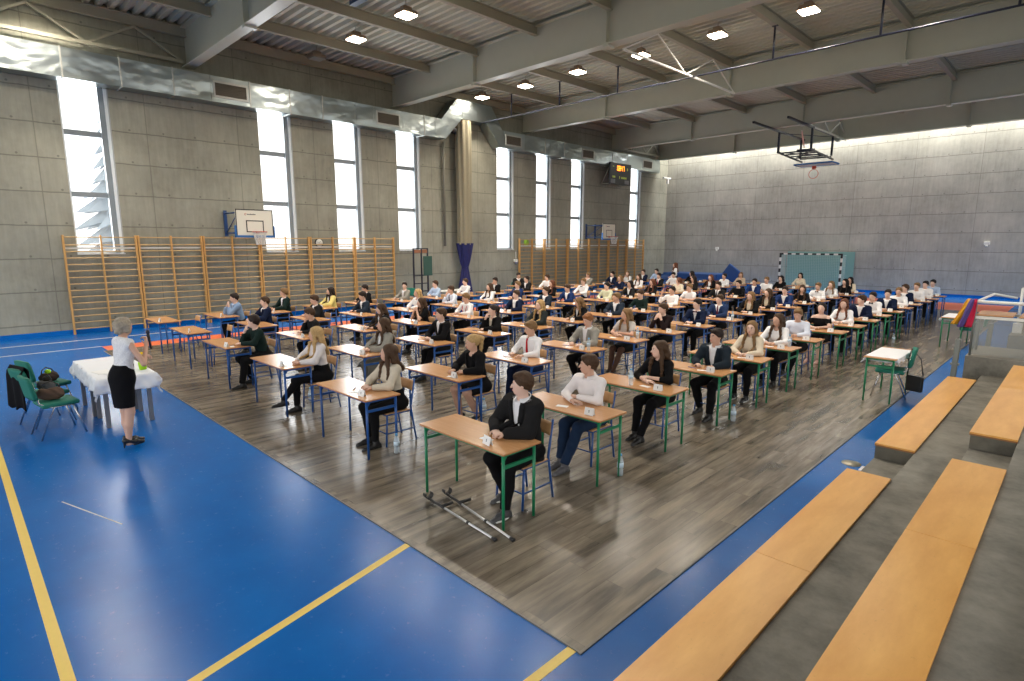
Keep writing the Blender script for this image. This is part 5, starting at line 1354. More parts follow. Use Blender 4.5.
# (column, row, head pixel u, description, looks)
G = dict
PEOPLE = [
 (1, 1, 521, 'boy in open charcoal suit and white shirt, looking left', G(bulk=.012, tall=.03, jacket='charcoal', hyaw=-52, hc='brown', pose='clasp', legs='split', shoe=(.06, .06, .065), sole=1, long_coat=.05, open_front=1, hair='short')),
 (1, 2, 591, 'dark-haired boy in pale pink-white shirt, arms folded on the desk', G(top=(.80, .76, .76), hyaw=-50, hc='brown', pose='fold', legs='forward', bottom='jeans', shoe=(.10, .10, .11), collar=True)),
 (1, 3, 662, 'brown-haired girl in black shirt with arms folded', G(female=True, top='black', hair='long', hc='brown', hyaw=-38, pose='fold', legs='forward', collar=True, bottom_fit=.85, sleeve='threequarter', bottom='black')),
 (1, 4, 717, 'dark-haired boy in navy-black suit and white shirt', G(jacket=(.014, .022, .032), hyaw=-22, hc='dark', pose='apart', legs='split', open_front=1)),
 (1, 5, 753, 'long-haired girl in cream sweater', G(female=True, top='cream', hair='long', hc='fair', hyaw=5, pose='clasp', legs='flat', collar=True, watch=1, bottom_fit=.85, sole=1)),
 (1, 6, 779, 'smiling brown-haired girl in white blouse', G(female=True, top='white', hair='long', hc='brown', hyaw=-22, pose='clasp')),
 (1, 7, 800, 'fair boy in white shirt looking down', G(top=(.66, .72, .84), hc='fair', hyaw=8, hp=16, pose='write', hair='quiff')),
 (1, 8, 822, 'dark-haired girl in black off-shoulder top', G(female=True, top='black', hair='bob', hc='dark', hyaw=2, pose='clasp', offshoulder=True, sleeve='short', skirt='black', shoe=(.5, .3, .25))),
 (1, 9, 844, 'girl with long brown hair in white sweater', G(female=True, top='white', hair='long', hc='auburn', hyaw=5, pose='clasp')),
 (1, 10, 861, 'boy in navy suit looking left', G(jacket='navy', hyaw=-40, hc='brown', pose='apart', hair='quiff')),
 (1, 11, 872, 'boy in white shirt with black bow tie', G(top='white', tie=('bow', (.01, .01, .012)), hc='dark', hyaw=-8, pose='clasp')),
 (1, 12, 887, 'boy in dark navy suit with pale shirt', G(jacket='navy', hyaw=-5, hc='dark', pose='clasp')),
 (1, 13, 898, 'boy in white shirt leaning over his desk', G(top='white', hyaw=-5, hc='fair', pose='fold', hp=14)),
 (1, 14, 903, 'boy in blue-black jacket leaning back', G(jacket='navy', hyaw=-45, hc='brown', pose='apart', lean=2)),
 (1, 15, 915, 'fair boy in bright white shirt', G(top='white', hyaw=-20, hc='fair', pose='clasp')),
 (1, 16, 923.5, 'dark-haired boy in white shirt', G(top='white', hyaw=-20, hc='black', pose='clasp')),
 (1, 17, 931, 'boy in pale blue shirt', G(top='lightblue', hyaw=-20, hc='black', pose='clasp', lean=14)),
 (2, 1, 385, 'curly brown-haired girl in cream cardigan', G(female=True, top=(.56, .50, .40), hair='long', hc='brown', hyaw=-48, hp=-4, pose='clasp', collar=True, hair_len=.20, bottom_fit=.8, legs='flat', watch=1)),
 (2, 2, 474, 'blonde girl with ponytail in black jacket and skirt', G(female=True, jacket='black', open_front=1, top='black', hair='pony', hc='blond', hyaw=-28, hp=14, pose='write', skirt='black', tights=(.50, .30, .22), heels=True, legs='tucked')),
 (2, 3, 529, 'boy in white shirt with red necktie', G(top='white', tie=('tie', (.42, .01, .02)), hc='fair', hyaw=-25, hp=14, pose='apart', bottom='navy', legs='forward', hair='quiff')),
 (2, 4, 587, 'red-haired boy in grey tweed jacket', G(jacket='grey', jkind='weave', open_front=1, hc='red', hyaw=-5, hp=20, pose='apart', legs='split')),
 (2, 5, 627, 'girl in grey short-sleeved top, arms on desk', G(female=True, top='greytee', sleeve='short', hair='long', hc='fair', hyaw=-35, pose='fold', skirt='black', tights=TIGHTS, hair_len=.2, heels=True, legs='forward')),
 (2, 6, 664, 'boy in dark sweater with hands at his mouth', G(top='brownblack', hc='brown', hyaw=-30, hp=8, pose='hands_face', collar=True, hair='short')),
 (2, 7, 697, 'boy in dark suit with black bow tie', G(jacket='navy', tie=('bow', (.06, .01, .02)), hc='dark', hyaw=-25, pose='clasp', legs='flat')),
 (2, 8, 719, 'boy in blue suit with dark red tie', G(jacket=(.018, .036, .10), tie=('tie', (.12, .02, .04)), hc='brown', hyaw=-15, pose='clasp')),
 (2, 9, 750, 'long auburn-haired girl in black blazer', G(female=True, jacket='black', open_front=1, top='cream', hair='long', hc='fair', hyaw=-8, pose='clasp')),
 (2, 10, 767, 'girl in black blazer over cream top', G(female=True, jacket='black', open_front=1, top='cream', hair='long', hc='brown', hyaw=-25, pose='clasp')),
 (2, 11, 784, 'boy in navy suit looking down', G(jacket='blue', hc='dark', hyaw=-5, hp=10, pose='clasp')),
 (2, 12, 802, 'girl in black top, brown hair over her face', G(female=True, top='black', hair='long', hc='brown', hyaw=15, hp=18, pose='write')),
 (2, 13, 817, 'boy in white shirt with bow tie and folded arms', G(top='white', tie=('bow', (.01, .01, .012)), hc='fair', hyaw=-10, pose='fold')),
 (2, 14, 830, 'fair-haired girl in white blouse', G(female=True, top='white', hair='long', hc='fair', hyaw=-10, pose='chin')),
 (2, 15, 843, 'black-haired girl in black sweater', G(female=True, top='black', hair='long', hc='black', hyaw=-30, pose='clasp')),
 (2, 16, 848, 'dark-haired girl in pale cardigan leaning aside', G(female=True, top='cream', hair='long', hc='black', hyaw=-10, pose='clasp')),
 (3, 1, 312, 'blonde girl in white lace blouse and black ankle boots', G(female=True, top=(.66, .62, .62), hair='long', hc='blond', hyaw=-42, pose='clasp', legs='crossed', bottom_fit=.8, collar=True)),
 (3, 2, 381, 'brown-haired girl in grey blazer', G(female=True, jacket='grey', open_front=1, hair='long', hc='brown', hyaw=-35, pose='clasp', bottom='greypants', legs='flat')),
 (3, 3, 440, 'boy in black suit looking left', G(jacket='black', hc='brown', hyaw=-25, pose='clasp', hair='quiff', tall=.04)),
 (3, 4, 494, 'girl with dark ponytail in black blazer', G(female=True, jacket='black', top='cream', hair='pony', hc='dark', hyaw=-15, pose='chin', open_front=1)),
 (3, 5, 539, 'blonde girl in dark leather jacket', G(female=True, jacket=(.02, .025, .025), top='black', hair='long', hc='blond', hyaw=-10, pose='clasp')),
 (3, 6, 580, 'long-haired girl in black blazer looking left', G(female=True, jacket='black', top='white', hair='long', hc='fair', hyaw=-62, pose='write', legs='split')),
 (3, 7, 616, 'boy in blue-grey suit jacket', G(jacket='steel', hc='fair', hyaw=-25, hp=10, pose='clasp', legs='split', hair='quiff')),
 (3, 8, 641, 'boy in dark green sweater', G(top='darkgreen', hc='brown', hyaw=-15, hp=10, pose='write', collar=True)),
 (3, 9, 671, 'boy in white shirt with one hand raised', G(top='white', hc='dark', hyaw=-15, hp=8, pose='raised')),
 (3, 10, 689, 'smiling boy in white T-shirt', G(top='white', sleeve='short', hc='fair', hyaw=-10, pose='fold')),
 (3, 11, 717, 'boy in charcoal suit with tie', G(jacket='charcoal', tie=('tie', (.02, .03, .06)), hc='dark', hyaw=-10, pose='apart')),
 (3, 12, 737, 'boy with glasses in black shirt', G(top='black', hc='dark', hyaw=-10, pose='apart', glasses=True)),
 (3, 13, 753, 'boy in bright navy suit', G(jacket='blue', hc='dark', hyaw=5, pose='clasp')),
 (3, 14, 765, 'fair boy in white shirt sitting upright', G(top='white', hc='fair', hyaw=-10, pose='clasp')),
 (3, 15, 779, 'dark-haired girl in black dress', G(female=True, top='black', hair='half', hc='black', hyaw=-10, pose='clasp')),
 (3, 17, 798, 'girl in cream sweater before the goal', G(female=True, top='cream', hair='half', hc='black', hyaw=0, pose='apart')),
 (4, 1, 257, 'boy in dark green sweater, hand at his mouth', G(top='darkgreen', hc='dark', hyaw=-50, pose='chin', collar=True, hp=4)),
 (4, 2, 314, 'boy in black shirt bent over his desk', G(top='charcoal', hc='brown', hyaw=-30, hp=20, pose='chin', lean=22)),
 (4, 3, 382, 'brown-haired girl in dark blazer, grey trousers', G(female=True, jacket='charcoal', hair='long', hc='brown', hyaw=-35, pose='write', bottom='greypants')),
 (4, 4, 422, 'dark-haired girl in black T-shirt, chin on hands', G(female=True, top='black', sleeve='short', hair='long', hc='brown', hyaw=-35, pose='hands_face')),
 (4, 5, 467, 'boy in white shirt with red suspenders', G(top='white', suspenders=1, hc='fair', hyaw=-20, hp=16, pose='write')),
 (4, 6, 515, 'boy in dark blue suit, white shirt', G(jacket='navy', hc='brown', hyaw=-10, pose='apart', open_front=1)),
 (4, 7, 545, 'boy in black suit and white shirt', G(jacket='steel', hc='brown', hyaw=-10, pose='clasp')),
 (4, 8, 568, 'boy in blue suit leaning forward', G(jacket='blue', hc='brown', hyaw=-10, hp=14, pose='write')),
 (4, 9, 606, 'boy in pale lime shirt', G(top='lime', hc='black', hyaw=-10, pose='clasp')),
 (4, 10, 629, 'dark-haired girl in black blazer', G(female=True, jacket='charcoal', hair='half', hc='black', hyaw=-10, pose='clasp')),
 (4, 11, 651, 'girl in black sweater with auburn hair', G(female=True, top='black', hair='long', hc='auburn', hyaw=-25, pose='clasp')),
 (4, 12, 677, 'dark-haired girl in white top turned aside', G(female=True, top='cream', hair='bob', hc='auburn', hyaw=-80, pose='apart')),
 (4, 13, 692, 'dark-haired girl in grey-black top', G(female=True, top='charcoal', hair='long', hc='dark', hyaw=-45, pose='clasp')),
 (4, 14, 709, 'long-haired girl in open black jacket', G(female=True, jacket='black', open_front=1, hair='long', hc='auburn', hyaw=-10, pose='clasp')),
 (4, 15, 723, 'girl with hair tied up in white blouse', G(female=True, top='white', hair='bun', hc='dark', hyaw=-35, hp=10, pose='fold')),
 (4, 16, 739, 'girl with brown hair in beige blouse', G(female=True, top='beige', hair='half', hc='fair', hyaw=20, pose='clasp')),
 (5, 2, 259, 'boy in dark navy suit looking left', G(jacket='navy', hc='brown', hyaw=-10, pose='apart', lean=4)),
 (5, 3, 317, 'boy in dark suit leaning forward', G(jacket='charcoal', hc='brown', hyaw=-20, hp=12, pose='write', lean=18)),
 (5, 4, 364, 'boy in grey-blue suit bent over the desk', G(jacket='steel', hc='dark', hyaw=-10, hp=18, pose='write')),
 (5, 5, 417, 'blonde girl in cream blouse', G(female=True, top='white', hair='half', hc='blond', hyaw=-20, pose='clasp')),
 (5, 6, 452, 'boy in white shirt with dark tie, hand at cheek', G(top=(.66, .72, .84), tie=('tie', (.03, .04, .08)), hc='brown', hyaw=-10, pose='chin')),
 (5, 7, 489, 'brown-haired girl in white sweater', G(female=True, top='white', hair='long', hc='brown', hyaw=-10, pose='clasp')),
 (5, 8, 517, 'fair boy in blue suit with red tie', G(jacket='blue', tie=('tie', (.4, .02, .03)), hc='fair', hyaw=-15, hp=8, pose='clasp')),
 (5, 9, 551, 'girl in black top with long brown hair', G(female=True, top='black', hair='long', hc='auburn', hyaw=-10, pose='clasp')),
 (5, 10, 581.5, 'fair boy in white shirt with dark bow tie', G(top='white', tie=('bow', (.02, .02, .04)), hc='fair', hyaw=-5, pose='apart', lean=3)),
 (5, 12, 619, 'fair-haired girl in navy cardigan', G(female=True, top='navy', hair='half', hc='fair', hyaw=-10, pose='clasp')),
 (5, 13, 637.5, 'girl with straight hair in white blouse', G(female=True, top='white', hair='long', hc='brown', hyaw=-10, pose='clasp')),
 (5, 14, 657.5, 'boy in charcoal suit with red tie', G(jacket='charcoal', tie=('tie', (.4, .05, .08)), hc='dark', hyaw=-10, pose='clasp')),
 (5, 15, 672.7, 'boy in white shirt, leaning sideways', G(top='white', hc='dark', hyaw=5, pose='write')),
 (5, 16, 690, 'dark-haired student in black, turned to the left', G(female=True, top='black', hair='half', hc='dark', hyaw=-75, pose='clasp')),
 (6, 2, 235.5, 'boy in pale blue jacket with hands at his face', G(jacket='denimjacket', top='lightblue', hc='dark', hyaw=-10, hp=14, pose='hands_face')),
 (6, 3, 283, 'boy in dark green suit looking left', G(jacket='darkgreen', hc='fair', hyaw=-35, pose='apart', tall=.03)),
 (6, 4, 330, 'dark-haired girl in yellow jacket', G(female=True, jacket='yellow', hair='long', hc='dark', hyaw=-35, pose='clasp')),
 (6, 5, 366.5, 'boy in black suit beside the wall bars', G(jacket='black', hc='dark', hyaw=-20, pose='write')),
 (6, 6, 404, 'boy in grey cardigan over white shirt', G(jacket='grey', open_front=1, hc='dark', hyaw=40, pose='apart')),
 (6, 7, 436, 'boy in light blue shirt', G(top='lightblue', hc='brown', hyaw=-10, pose='fold')),
 (6, 8, 465, 'boy in white shirt before the navy curtain', G(top='white', hc='brown', hyaw=-10, pose='clasp')),
 (6, 9, 496, 'boy in black suit resting chin on hand', G(jacket='black', hc='dark', hyaw=-5, pose='chin')),
 (6, 10, 526, 'boy in charcoal suit and white shirt', G(jacket='charcoal', hc='dark', hyaw=-15, pose='clasp')),
 (6, 11, 546, 'boy in white shirt with both arms forward', G(top='white', hc='brown', hyaw=-10, pose='apart')),
 (6, 13, 588, 'boy in grey cardigan with hand on cheek', G(jacket='grey', hc='fair', hyaw=-10, pose='hands_face')),
 (6, 14, 611, 'boy in dark blue suit near the wall bars', G(jacket='navy', hc='dark', hyaw=-10, pose='apart')),
 (6, 15, 627, 'blonde girl in white blouse', G(female=True, top='white', hair='long', hc='fair', hyaw=25, pose='chin')),
 (6, 16, 642, 'boy in navy suit near the far wall bars', G(jacket='navy', hc='brown', hyaw=-20, pose='clasp')),
 (6, 17, 655.5, 'boy in pale blue shirt near the corner', G(top='lightblue', hc='dark', hyaw=-10, pose='fold')),
]
def person_label(d_, r_, c):
    for t_ in ('%s, seated %s from front, %s', '%s, %s from front, %s', '%s, %s in %s'):
        l_ = t_ % (d_, ORD[r_ - 1], COLN[c])
        if len(l_.split()) <= 16: return l_
    return l_
seat_of = {(p[0], p[1]): p for p in PEOPLE}
card_proto = empty('name_card')
mb = MB(); h_ = .080
mb.prism([(-.022, 0), (-.0205, 0), (0, h_ - .001), (.0205, 0), (.022, 0), (0, h_ + .001)], 'x', -.058, .058); _c = mb.obj('card', M['paper'], card_proto)
mb = MB(); mb.box((0, -.0126, .040), (.007, .002, .028), rot=Matrix.Rotation(R(-15.4), 3, 'X')); mb.box((-.005, -.0105, .047), (.009, .002, .006), rot=Matrix.Rotation(R(-15.4), 3, 'X'))
_n = mb.obj('number_mark', M['ink'], _c)
tree_card = snapshot(card_proto)
def desk_things(c, r_, x0, y0, px, rg):
    where = '%s desk from front, %s' % (ORD[r_ - 1], COLN[c])
    cd = take('card', card_proto, tree_card); cd.location = (x0 - .22 + rg.uniform(-.05, .03) if (c, r_) != (1, 1) else x0 - .30, y0 + .09 + rg.uniform(-.01, .04), DH_ + .008)
    cd.rotation_euler = (0, 0, R(rg.uniform(-14, 10)))
    tag(cd, 'small white folded card on ' + where, 'card', 'number cards on the desks')
    if (c <= 2 and r_ <= 9) or (c <= 4 and r_ <= 5):
        mb = MB(); mb.box((0, 0, .001), (.14, .07, .0016)); o = mb.obj('paper_slip', M['paper'], loc=(px - .02 + rg.uniform(-.06, .1), y0 + .15 + rg.uniform(-.03, .03), DH_ + .008)); o.rotation_euler = (0, 0, R(rg.uniform(-25, 25)))
        tag(o, 'white paper slip on ' + where, 'paper', 'paper slips on the desks')
        if rg.random() < .7:
            mb = MB(); mb.tube([(-.07, 0, .006), (.06, 0, .006), (.07, 0, .006)], [.0045, .0045, .0015], 6); o = mb.obj('pen', M['pole_black'] if r_ % 2 else M['blue_steel'], loc=(px - .12 + rg.uniform(-.05, .0), y0 + .20, DH_ + .008)); o.rotation_euler = (0, 0, R(rg.uniform(-50, 10)))
            tag(o, 'slim dark pen on ' + where, 'pen', 'pens on the desks')
for c in range(1, 7):
    for r_ in range(1, 18):
        if (c, r_) in ((2, 17),): continue
        x0 = COLX[c] + rng.uniform(-.03, .03) * (r_ > 1); y0 = COLY[c][r_ - 1]
        green = c == 1 and r_ <= 12
        key = 'green' if green else 'blue'
        d_ = take(key, proto_desk[key], trees[key]); d_.location = (x0, y0, 0.008)
        where = '%s from front, %s' % (ORD[r_ - 1], COLN[c])
        tag(d_, 'beech school desk with %s legs, %s' % (key, where), 'desk', 'exam desks')
        pr = seat_of.get((c, r_)); py = y0 + DD + .22
        if pr:
            px = float(world_at(pr[2], 300, 1, py - .11)[0]); px = min(max(px, x0 - 1.15), x0 - .10)
        else: px = x0 - .42
        ch = take('chair', proto_chair, tree_c); ch.location = (px + (.0 if pr else .05), py - (.085 if pr else -.02), .008); ch.rotation_euler = (0, 0, R(rng.uniform(-4, 4)))
        tag(ch, '%s chair with blue frame, %s' % ('occupied wooden' if pr else 'empty wooden', where), 'chair', 'school chairs')
        rg = random.Random(c * 31 + r_)
        desk_things(c, r_, x0, y0, px, rg)
        if not pr: continue
        sp = dict(pr[4]); dist = math.hypot(px, py)
        res = .0072 if dist < 7.8 else .0095 if dist < 11 else .0125 if dist < 15.5 else .0155
        if res > .013: sp['hyaw'] = 15 * round(sp.get('hyaw', 0) / 15); sp.pop('hp', None); sp['legs'] = 'flat'
        else: sp.setdefault('legs', rg.choice(['flat', 'split', 'forward', 'tucked']))
        sp.setdefault('skin', rg.choice([SKIN, SKIN2, SKIN3]))
        figure(sp, (px, py, 0.008), 0, person_label(pr[3], r_, c), 'person', 'seated students', res)

# ------------------------------------------------------------------ water bottles
def bottle(x, y, z, label, s_=1.0):
    r_ = empty('water_bottle', (x, y, z), 0, label, 'bottle', 'water bottles'); r_.scale = (s_, s_, s_)
    mb = MB(); mb.lathe([(.028, 0), (.032, .006), (.032, .07), (.030, .08), (.032, .09), (.032, .145), (.028, .165), (.014, .195), (.012, .205)]); mb.obj('bottle_body', M['clear'], r_)
    mb = MB(); mb.lathe([(.0328, .085), (.0328, .135)]); mb.obj('bottle_label', cmat('bottle_wrap', (.55, .68, .80)), r_)
    mb = MB(); mb.lathe([(.0145, .203), (.0145, .222)]); mb.obj('bottle_cap', cmat('cap_plastic', (.12, .35, .62)), r_)
fz_ = .008
for (u, v, lab) in ((620, 475, 'water bottle on the floor behind the second green-legged desk'), (733, 421, 'water bottle on the floor by the rear leg of the fourth green-legged desk'), (397, 453, 'water bottle on the floor beside the cream cardigan girl'),
                    (484, 414, 'water bottle on the floor under the desk of the ponytailed blonde girl'), (311, 402, 'water bottle on the floor beside the blonde girl in lace'), (675, 371, 'water bottle on the floor by the dark sweater boy'), (893, 343, 'water bottle on the floor at the far green-legged desks')):
    p = world_at(u, v, 2, fz_); bottle(p[0], p[1], fz_, lab, 1.15)
for (u, v, lab) in ((626, 384, 'clear water bottle standing on the third desk of the rightmost column'), (587.5, 352, 'clear water bottle standing on the tweed jacket boy\'s desk'), (637.5, 336, 'clear water bottle standing on the desk of the girl in grey top'), (734, 318, 'clear water bottle standing on the blue-suited boy\'s desk'), (792, 343, 'clear water bottle standing by the fair boy in white shirt')):
    p = world_at(u, v + 3, 2, DH_)
    dk = min((o_ for o_ in COL.objects if o_.name.startswith('school_desk')), key=lambda o_: abs(o_.location.x - DL / 2 - p[0]) + abs(o_.location.y + .25 - p[1]))
    bottle(min(max(p[0], dk.location.x - 1.15), dk.location.x - .12), min(max(p[1], dk.location.y + .10), dk.location.y + .40), DH_ + .008, lab)

# ------------------------------------------------------------------ crutches on the floor
def crutch(a, b, label):
    a = Vector((*a[:2], .042)); b = Vector((*b[:2], .022)); d_ = (b - a); L_ = d_.length; u = d_.normalized(); s_ = Vector((-u.y, u.x, 0))
    r_ = empty('forearm_crutch', tuple(a), 0, label, 'crutch', 'crutches')
    mb = MB(); mb.tube([u * .30, u * (L_ - .02)], .0115, 10); mb.obj('shaft', M['aluminium'], r_)
    mb = MB(); mb.tube([u * .02, u * .32], .014, 8); mb.tube([u * .27 - s_ * .01, u * .27 + s_ * .13], .017, 8); mb.obj('handle', M['black'], r_)
    mb = MB(); pts = [(u * .03 + s_ * (.05 - .05 * math.cos(t_)) + Vector((0, 0, .055 * math.sin(t_) - .0))) for t_ in [k * PI / 6 for k in range(6)]]
    def fn(q_, v): 
        t_ = (q_ - .5) * 4.2; return (u * (.0 + .06 * v) + s_ * (.045 * math.sin(t_)) + Vector((0, 0, .045 - .045 * math.cos(t_) * 1.0)) * .9)[:]
    mb.grid(fn, 14, 2, thick=.005); mb.obj('arm_cuff', M['black'], r_)
    mb = MB(); mb.tube([u * (L_ - .05), u * L_], [.014, .021], 10); mb.tube([u * (L_ * .62), u * (L_ * .62 + .03)], .016, 8); mb.obj('rubber_tip', M['black'], r_)
crutch((-4.56, 3.30), (-3.45, 3.235), 'silver forearm crutch on the floor, the one nearer the camera')
crutch((-4.50, 3.50), (-3.335, 3.345), 'silver forearm crutch on the floor, the one nearer the desk')

# ------------------------------------------------------------------ invigilator's tables, cloth and flower pot
def plain_table(cx, cy, w, d2, label):
    r_ = empty('side_table', (cx, cy, 0), 0, label, 'table', 'tables under the white cloth')
    mb = MB(); mb.box((0, 0, .728), (w, d2, .022), bevel=.004); mb.obj('tabletop', M['desk'], r_)
    for sx in (-1, 1):
        for sy in (-1, 1):
            mb = MB(); mb.box((sx * (w / 2 - .07), sy * (d2 / 2 - .07), .358), (.055, .055, .716), bevel=.006); mb.obj('leg', M['table_leg'], r_)
    mb = MB()
    for sy in (-1, 1): mb.box((0, sy * (d2 / 2 - .07), .69), (w - .14, .03, .05))
    mb.obj('apron', M['table_leg'], r_)
plain_table(-10.05, 1.75, .80, .68, 'grey-legged table under the right half of the white cloth')
plain_table(-10.97, 1.72, .98, .68, 'grey-legged table under the left half of the white cloth')
def cloth_over(x0, x1, y0, y1, z, drop, label, seed=0, over=(.1, .1, .1, .1)):
    """tablecloth: flat on top, hanging with soft folds past the edges"""
    mb = MB(); nu, nv = 64, 36; X0, X1, Y0_, Y1_ = x0 - drop, x1 + drop, y0 - drop, y1 + drop
    def fn(u, v):
        x = X0 + (X1 - X0) * u; y = Y0_ + (Y1_ - Y0_) * v
        ex = max(x0 - x, 0, x - x1); ey = max(y0 - y, 0, y - y1); e = math.hypot(ex, ey) if ex and ey else max(ex, ey)
        cx = min(max(x, x0), x1); cy = min(max(y, y0), y1)
        w_ = .018 * math.sin((x + y) * 17 + seed) + .012 * math.sin((x - y) * 31 + seed * 2)
        f = min(e / .12, 1)
        ox = (math.copysign(.02 + .05 * e + w_ * f, x - cx) if ex else 0); oy = (math.copysign(.02 + .05 * e + w_ * f, y - cy) if ey else 0)
        if ex and ey: ox *= 1.25; oy *= 1.25
        return (cx + ox * min(e / .03, 1), cy + oy * min(e / .03, 1), z + .004 - (max(e - .02, 0)) * .98)
    mb.grid(fn, nu, nv, thick=.003)
    return tag(mb.obj('tablecloth', M['cloth']), label, 'tablecloth')
cloth_over(-11.48, -9.62, 1.39, 2.10, .740, .24, 'long white tablecloth over the two tables beside the standing woman', 1.2)
r_ = empty('flower_pot', (-9.95, 2.02, .745), 0, 'lime green flower pot with a yellow flower on the white cloth', 'plant'); r_.scale = (.85, .85, .85)
mb = MB(); mb.lathe([(.055, 0), (.07, .13), (.066, .13), (.06, .12)]); mb.obj('pot', cmat('pot_lime', (.36, .66, .03)), r_)
mb = MB()
for k in range(9):
    a = k * .7; mb.tube([(0, 0, .11), (.04 * math.cos(a), .04 * math.sin(a), .19), (.075 * math.cos(a), .075 * math.sin(a), .20 + .02 * (k % 3))], [.004, .022, .004], 5)
mb.obj('leaves', cmat('leaf_green', (.06, .22, .04)), r_)
mb = MB(); 
for k in range(10):
    a = k * .628; mb.tube([(0, 0, .27), (.035 * math.cos(a), .035 * math.sin(a), .285), (.055 * math.cos(a), .055 * math.sin(a), .265)], [.014, .024, .010], 6)
mb.lathe([(.0, .25), (.035, .265), (.035, .30), (.0, .315)]); mb.tube([(0, 0, .12), (0, 0, .27)], .005, 5); mb.obj('flower', cmat('petal_yellow', (.90, .62, .01)), r_)
for i, (x, y, a) in enumerate(((-10.15, 1.55, 12), (-10.02, 1.68, -20))):
    mb = MB(); mb.box((0, 0, .0015), (.30, .21, .003)); o = mb.obj('paper_sheet', M['paper'], loc=(x, y, .7475 + .0035 * i)); o.rotation_euler = (0, 0, R(a)); tag(o, ('white sheet of paper on the cloth behind the woman', 'white sheet of paper on top of another on the cloth')[i], 'paper')

# ------------------------------------------------------------------ green upholstered chairs
def visitor_chair(x, y, rz, label, group=None):
    """stackable conference chair, faces -Y before rotation"""
    r_ = empty('visitor_chair', (x, y, 0), rz, label, 'chair', group)
    mb = MB(); mb.box((0, -.01, .455), (.46, .43, .065), bevel=.03); 
    mb.obj('seat', M['green_fabric'], r_, smooth=True)
    mb = MB()
    def bk(u, v):
        s_ = 2 * u - 1; w = .235 * (1 - .12 * (2 * v - 1) ** 4 - .10 * v); return (s_ * w, .235 + .05 * v - .03 * (1 - s_ * s_) * 0 + .035 * (s_ * s_) * -1 + .03, .56 + .30 * v + .02 * (1 - s_ * s_))
    mb.grid(bk, 12, 8, thick=.045); mb.obj('backrest', M['green_fabric'], r_, smooth=True)
    for s_ in (1, -1):
        mb = MB(); mb.tube([(s_ * .21, -.14, .43), (s_ * .235, -.25, 0.0)], .011, 8); mb.obj('front_leg', M['chrome'], r_)
        mb = MB(); mb.tube([(s_ * .19, .27, .80), (s_ * .20, .23, .50), (s_ * .225, .08, .425), (s_ * .235, .26, 0.0)], .011, 8); mb.obj('rear_leg', M['chrome'], r_)
    mb = MB(); mb.tube([(-.21, -.14, .425), (.21, -.14, .425)], .010, 6); mb.tube([(-.215, .10, .425), (.215, .10, .425)], .010, 6); mb.tube([(-.21, -.14, .425), (-.215, .10, .425)], .010, 6); mb.tube([(.21, -.14, .425), (.215, .10, .425)], .010, 6); mb.obj('seat_frame', M['chrome'], r_)
    return r_
visitor_chair(-9.95, .94, R(188), 'green upholstered chair holding a bag, nearest the standing woman', 'green visitor chairs')
visitor_chair(-10.68, .90, R(197), 'green upholstered chair in the middle of three, with black coat', 'green visitor chairs')
visitor_chair(-11.36, 1.02, R(196), 'green upholstered chair farthest left of the three by the cloth', 'green visitor chairs')
# handbags and coat
def bag(x, y, z, s_, col, label, rz=0):
    F = Field(V3(-.26, -.2, -.02), V3(.26, .2, .26), .011)
    F.ell((0, 0, .09), (.19, .11, .095), .02); F.ell((.08, .02, .13), (.09, .08, .07), .03); F.ell((-.10, -.03, .12), (.08, .07, .08), .03); F.wrinkle(.007, 55); F.cut((0, 0, .005), (0, 0, -1))
    V, Q = F.mesh(); r_ = empty('handbag', (x, y, z), rz, label, 'bag'); r_.scale = (s_,) * 3
    o = bpy.data.objects.new('bag_body', to_mesh('bag_body', V, Q, [col])); link(o, r_)
    mb = MB(); mb.tube([(-.14, 0, .14), (-.10, .03, .25), (0, .06, .30), (.10, .05, .24), (.14, .02, .15)], .011, 6); mb.obj('strap', M['leather'], r_)
    return r_
bag(-9.97, .90, .488, .85, cmat('bag_cloth', (.12, .075, .055)), 'brown slouchy bag on the nearest green chair', 1.2)
bag(-10.62, .92, .488, .75, cmat('bag_cloth', (.10, .10, .10)), 'dark grey bag on the middle green chair', .4)
o = bag(-11.33, 1.03, .488, .75, cmat('bag_leather', (.05, .035, .03)), 'black bag with lime patch on the farthest green chair', 2.0)
mb = MB(); mb.lathe([(.0, .0), (.05, .015), (.06, .05), (.04, .085), (.0, .095)], (-.02, -.02, .17)); mb.obj('lime_patch', cmat('pot_lime', (.36, .66, .03)), o)
mb = MB()
def coat(u, v):
    s_ = 2 * u - 1; t_ = 2 * v - 1; f = .02 * math.sin(13 * u + 1)
    return (s_ * (.21 + .05 * abs(t_)), .285 + .05 * (1 if t_ > 0 else -1) * min(abs(t_) * 5, 1) + f * abs(t_), .915 - (abs(t_) ** 1.1) * (.62 if t_ > 0 else .30) + .02 * math.sin(20 * u) * abs(t_))
mb.grid(coat, 24, 24, thick=.012); o = tag(mb.obj('coat', cmat('coat_black', (.004, .004, .005))), 'black coat draped over the back of the middle green chair', 'coat'); o.location = (-10.68, .90, 0); o.rotation_euler = (0, 0, R(197))

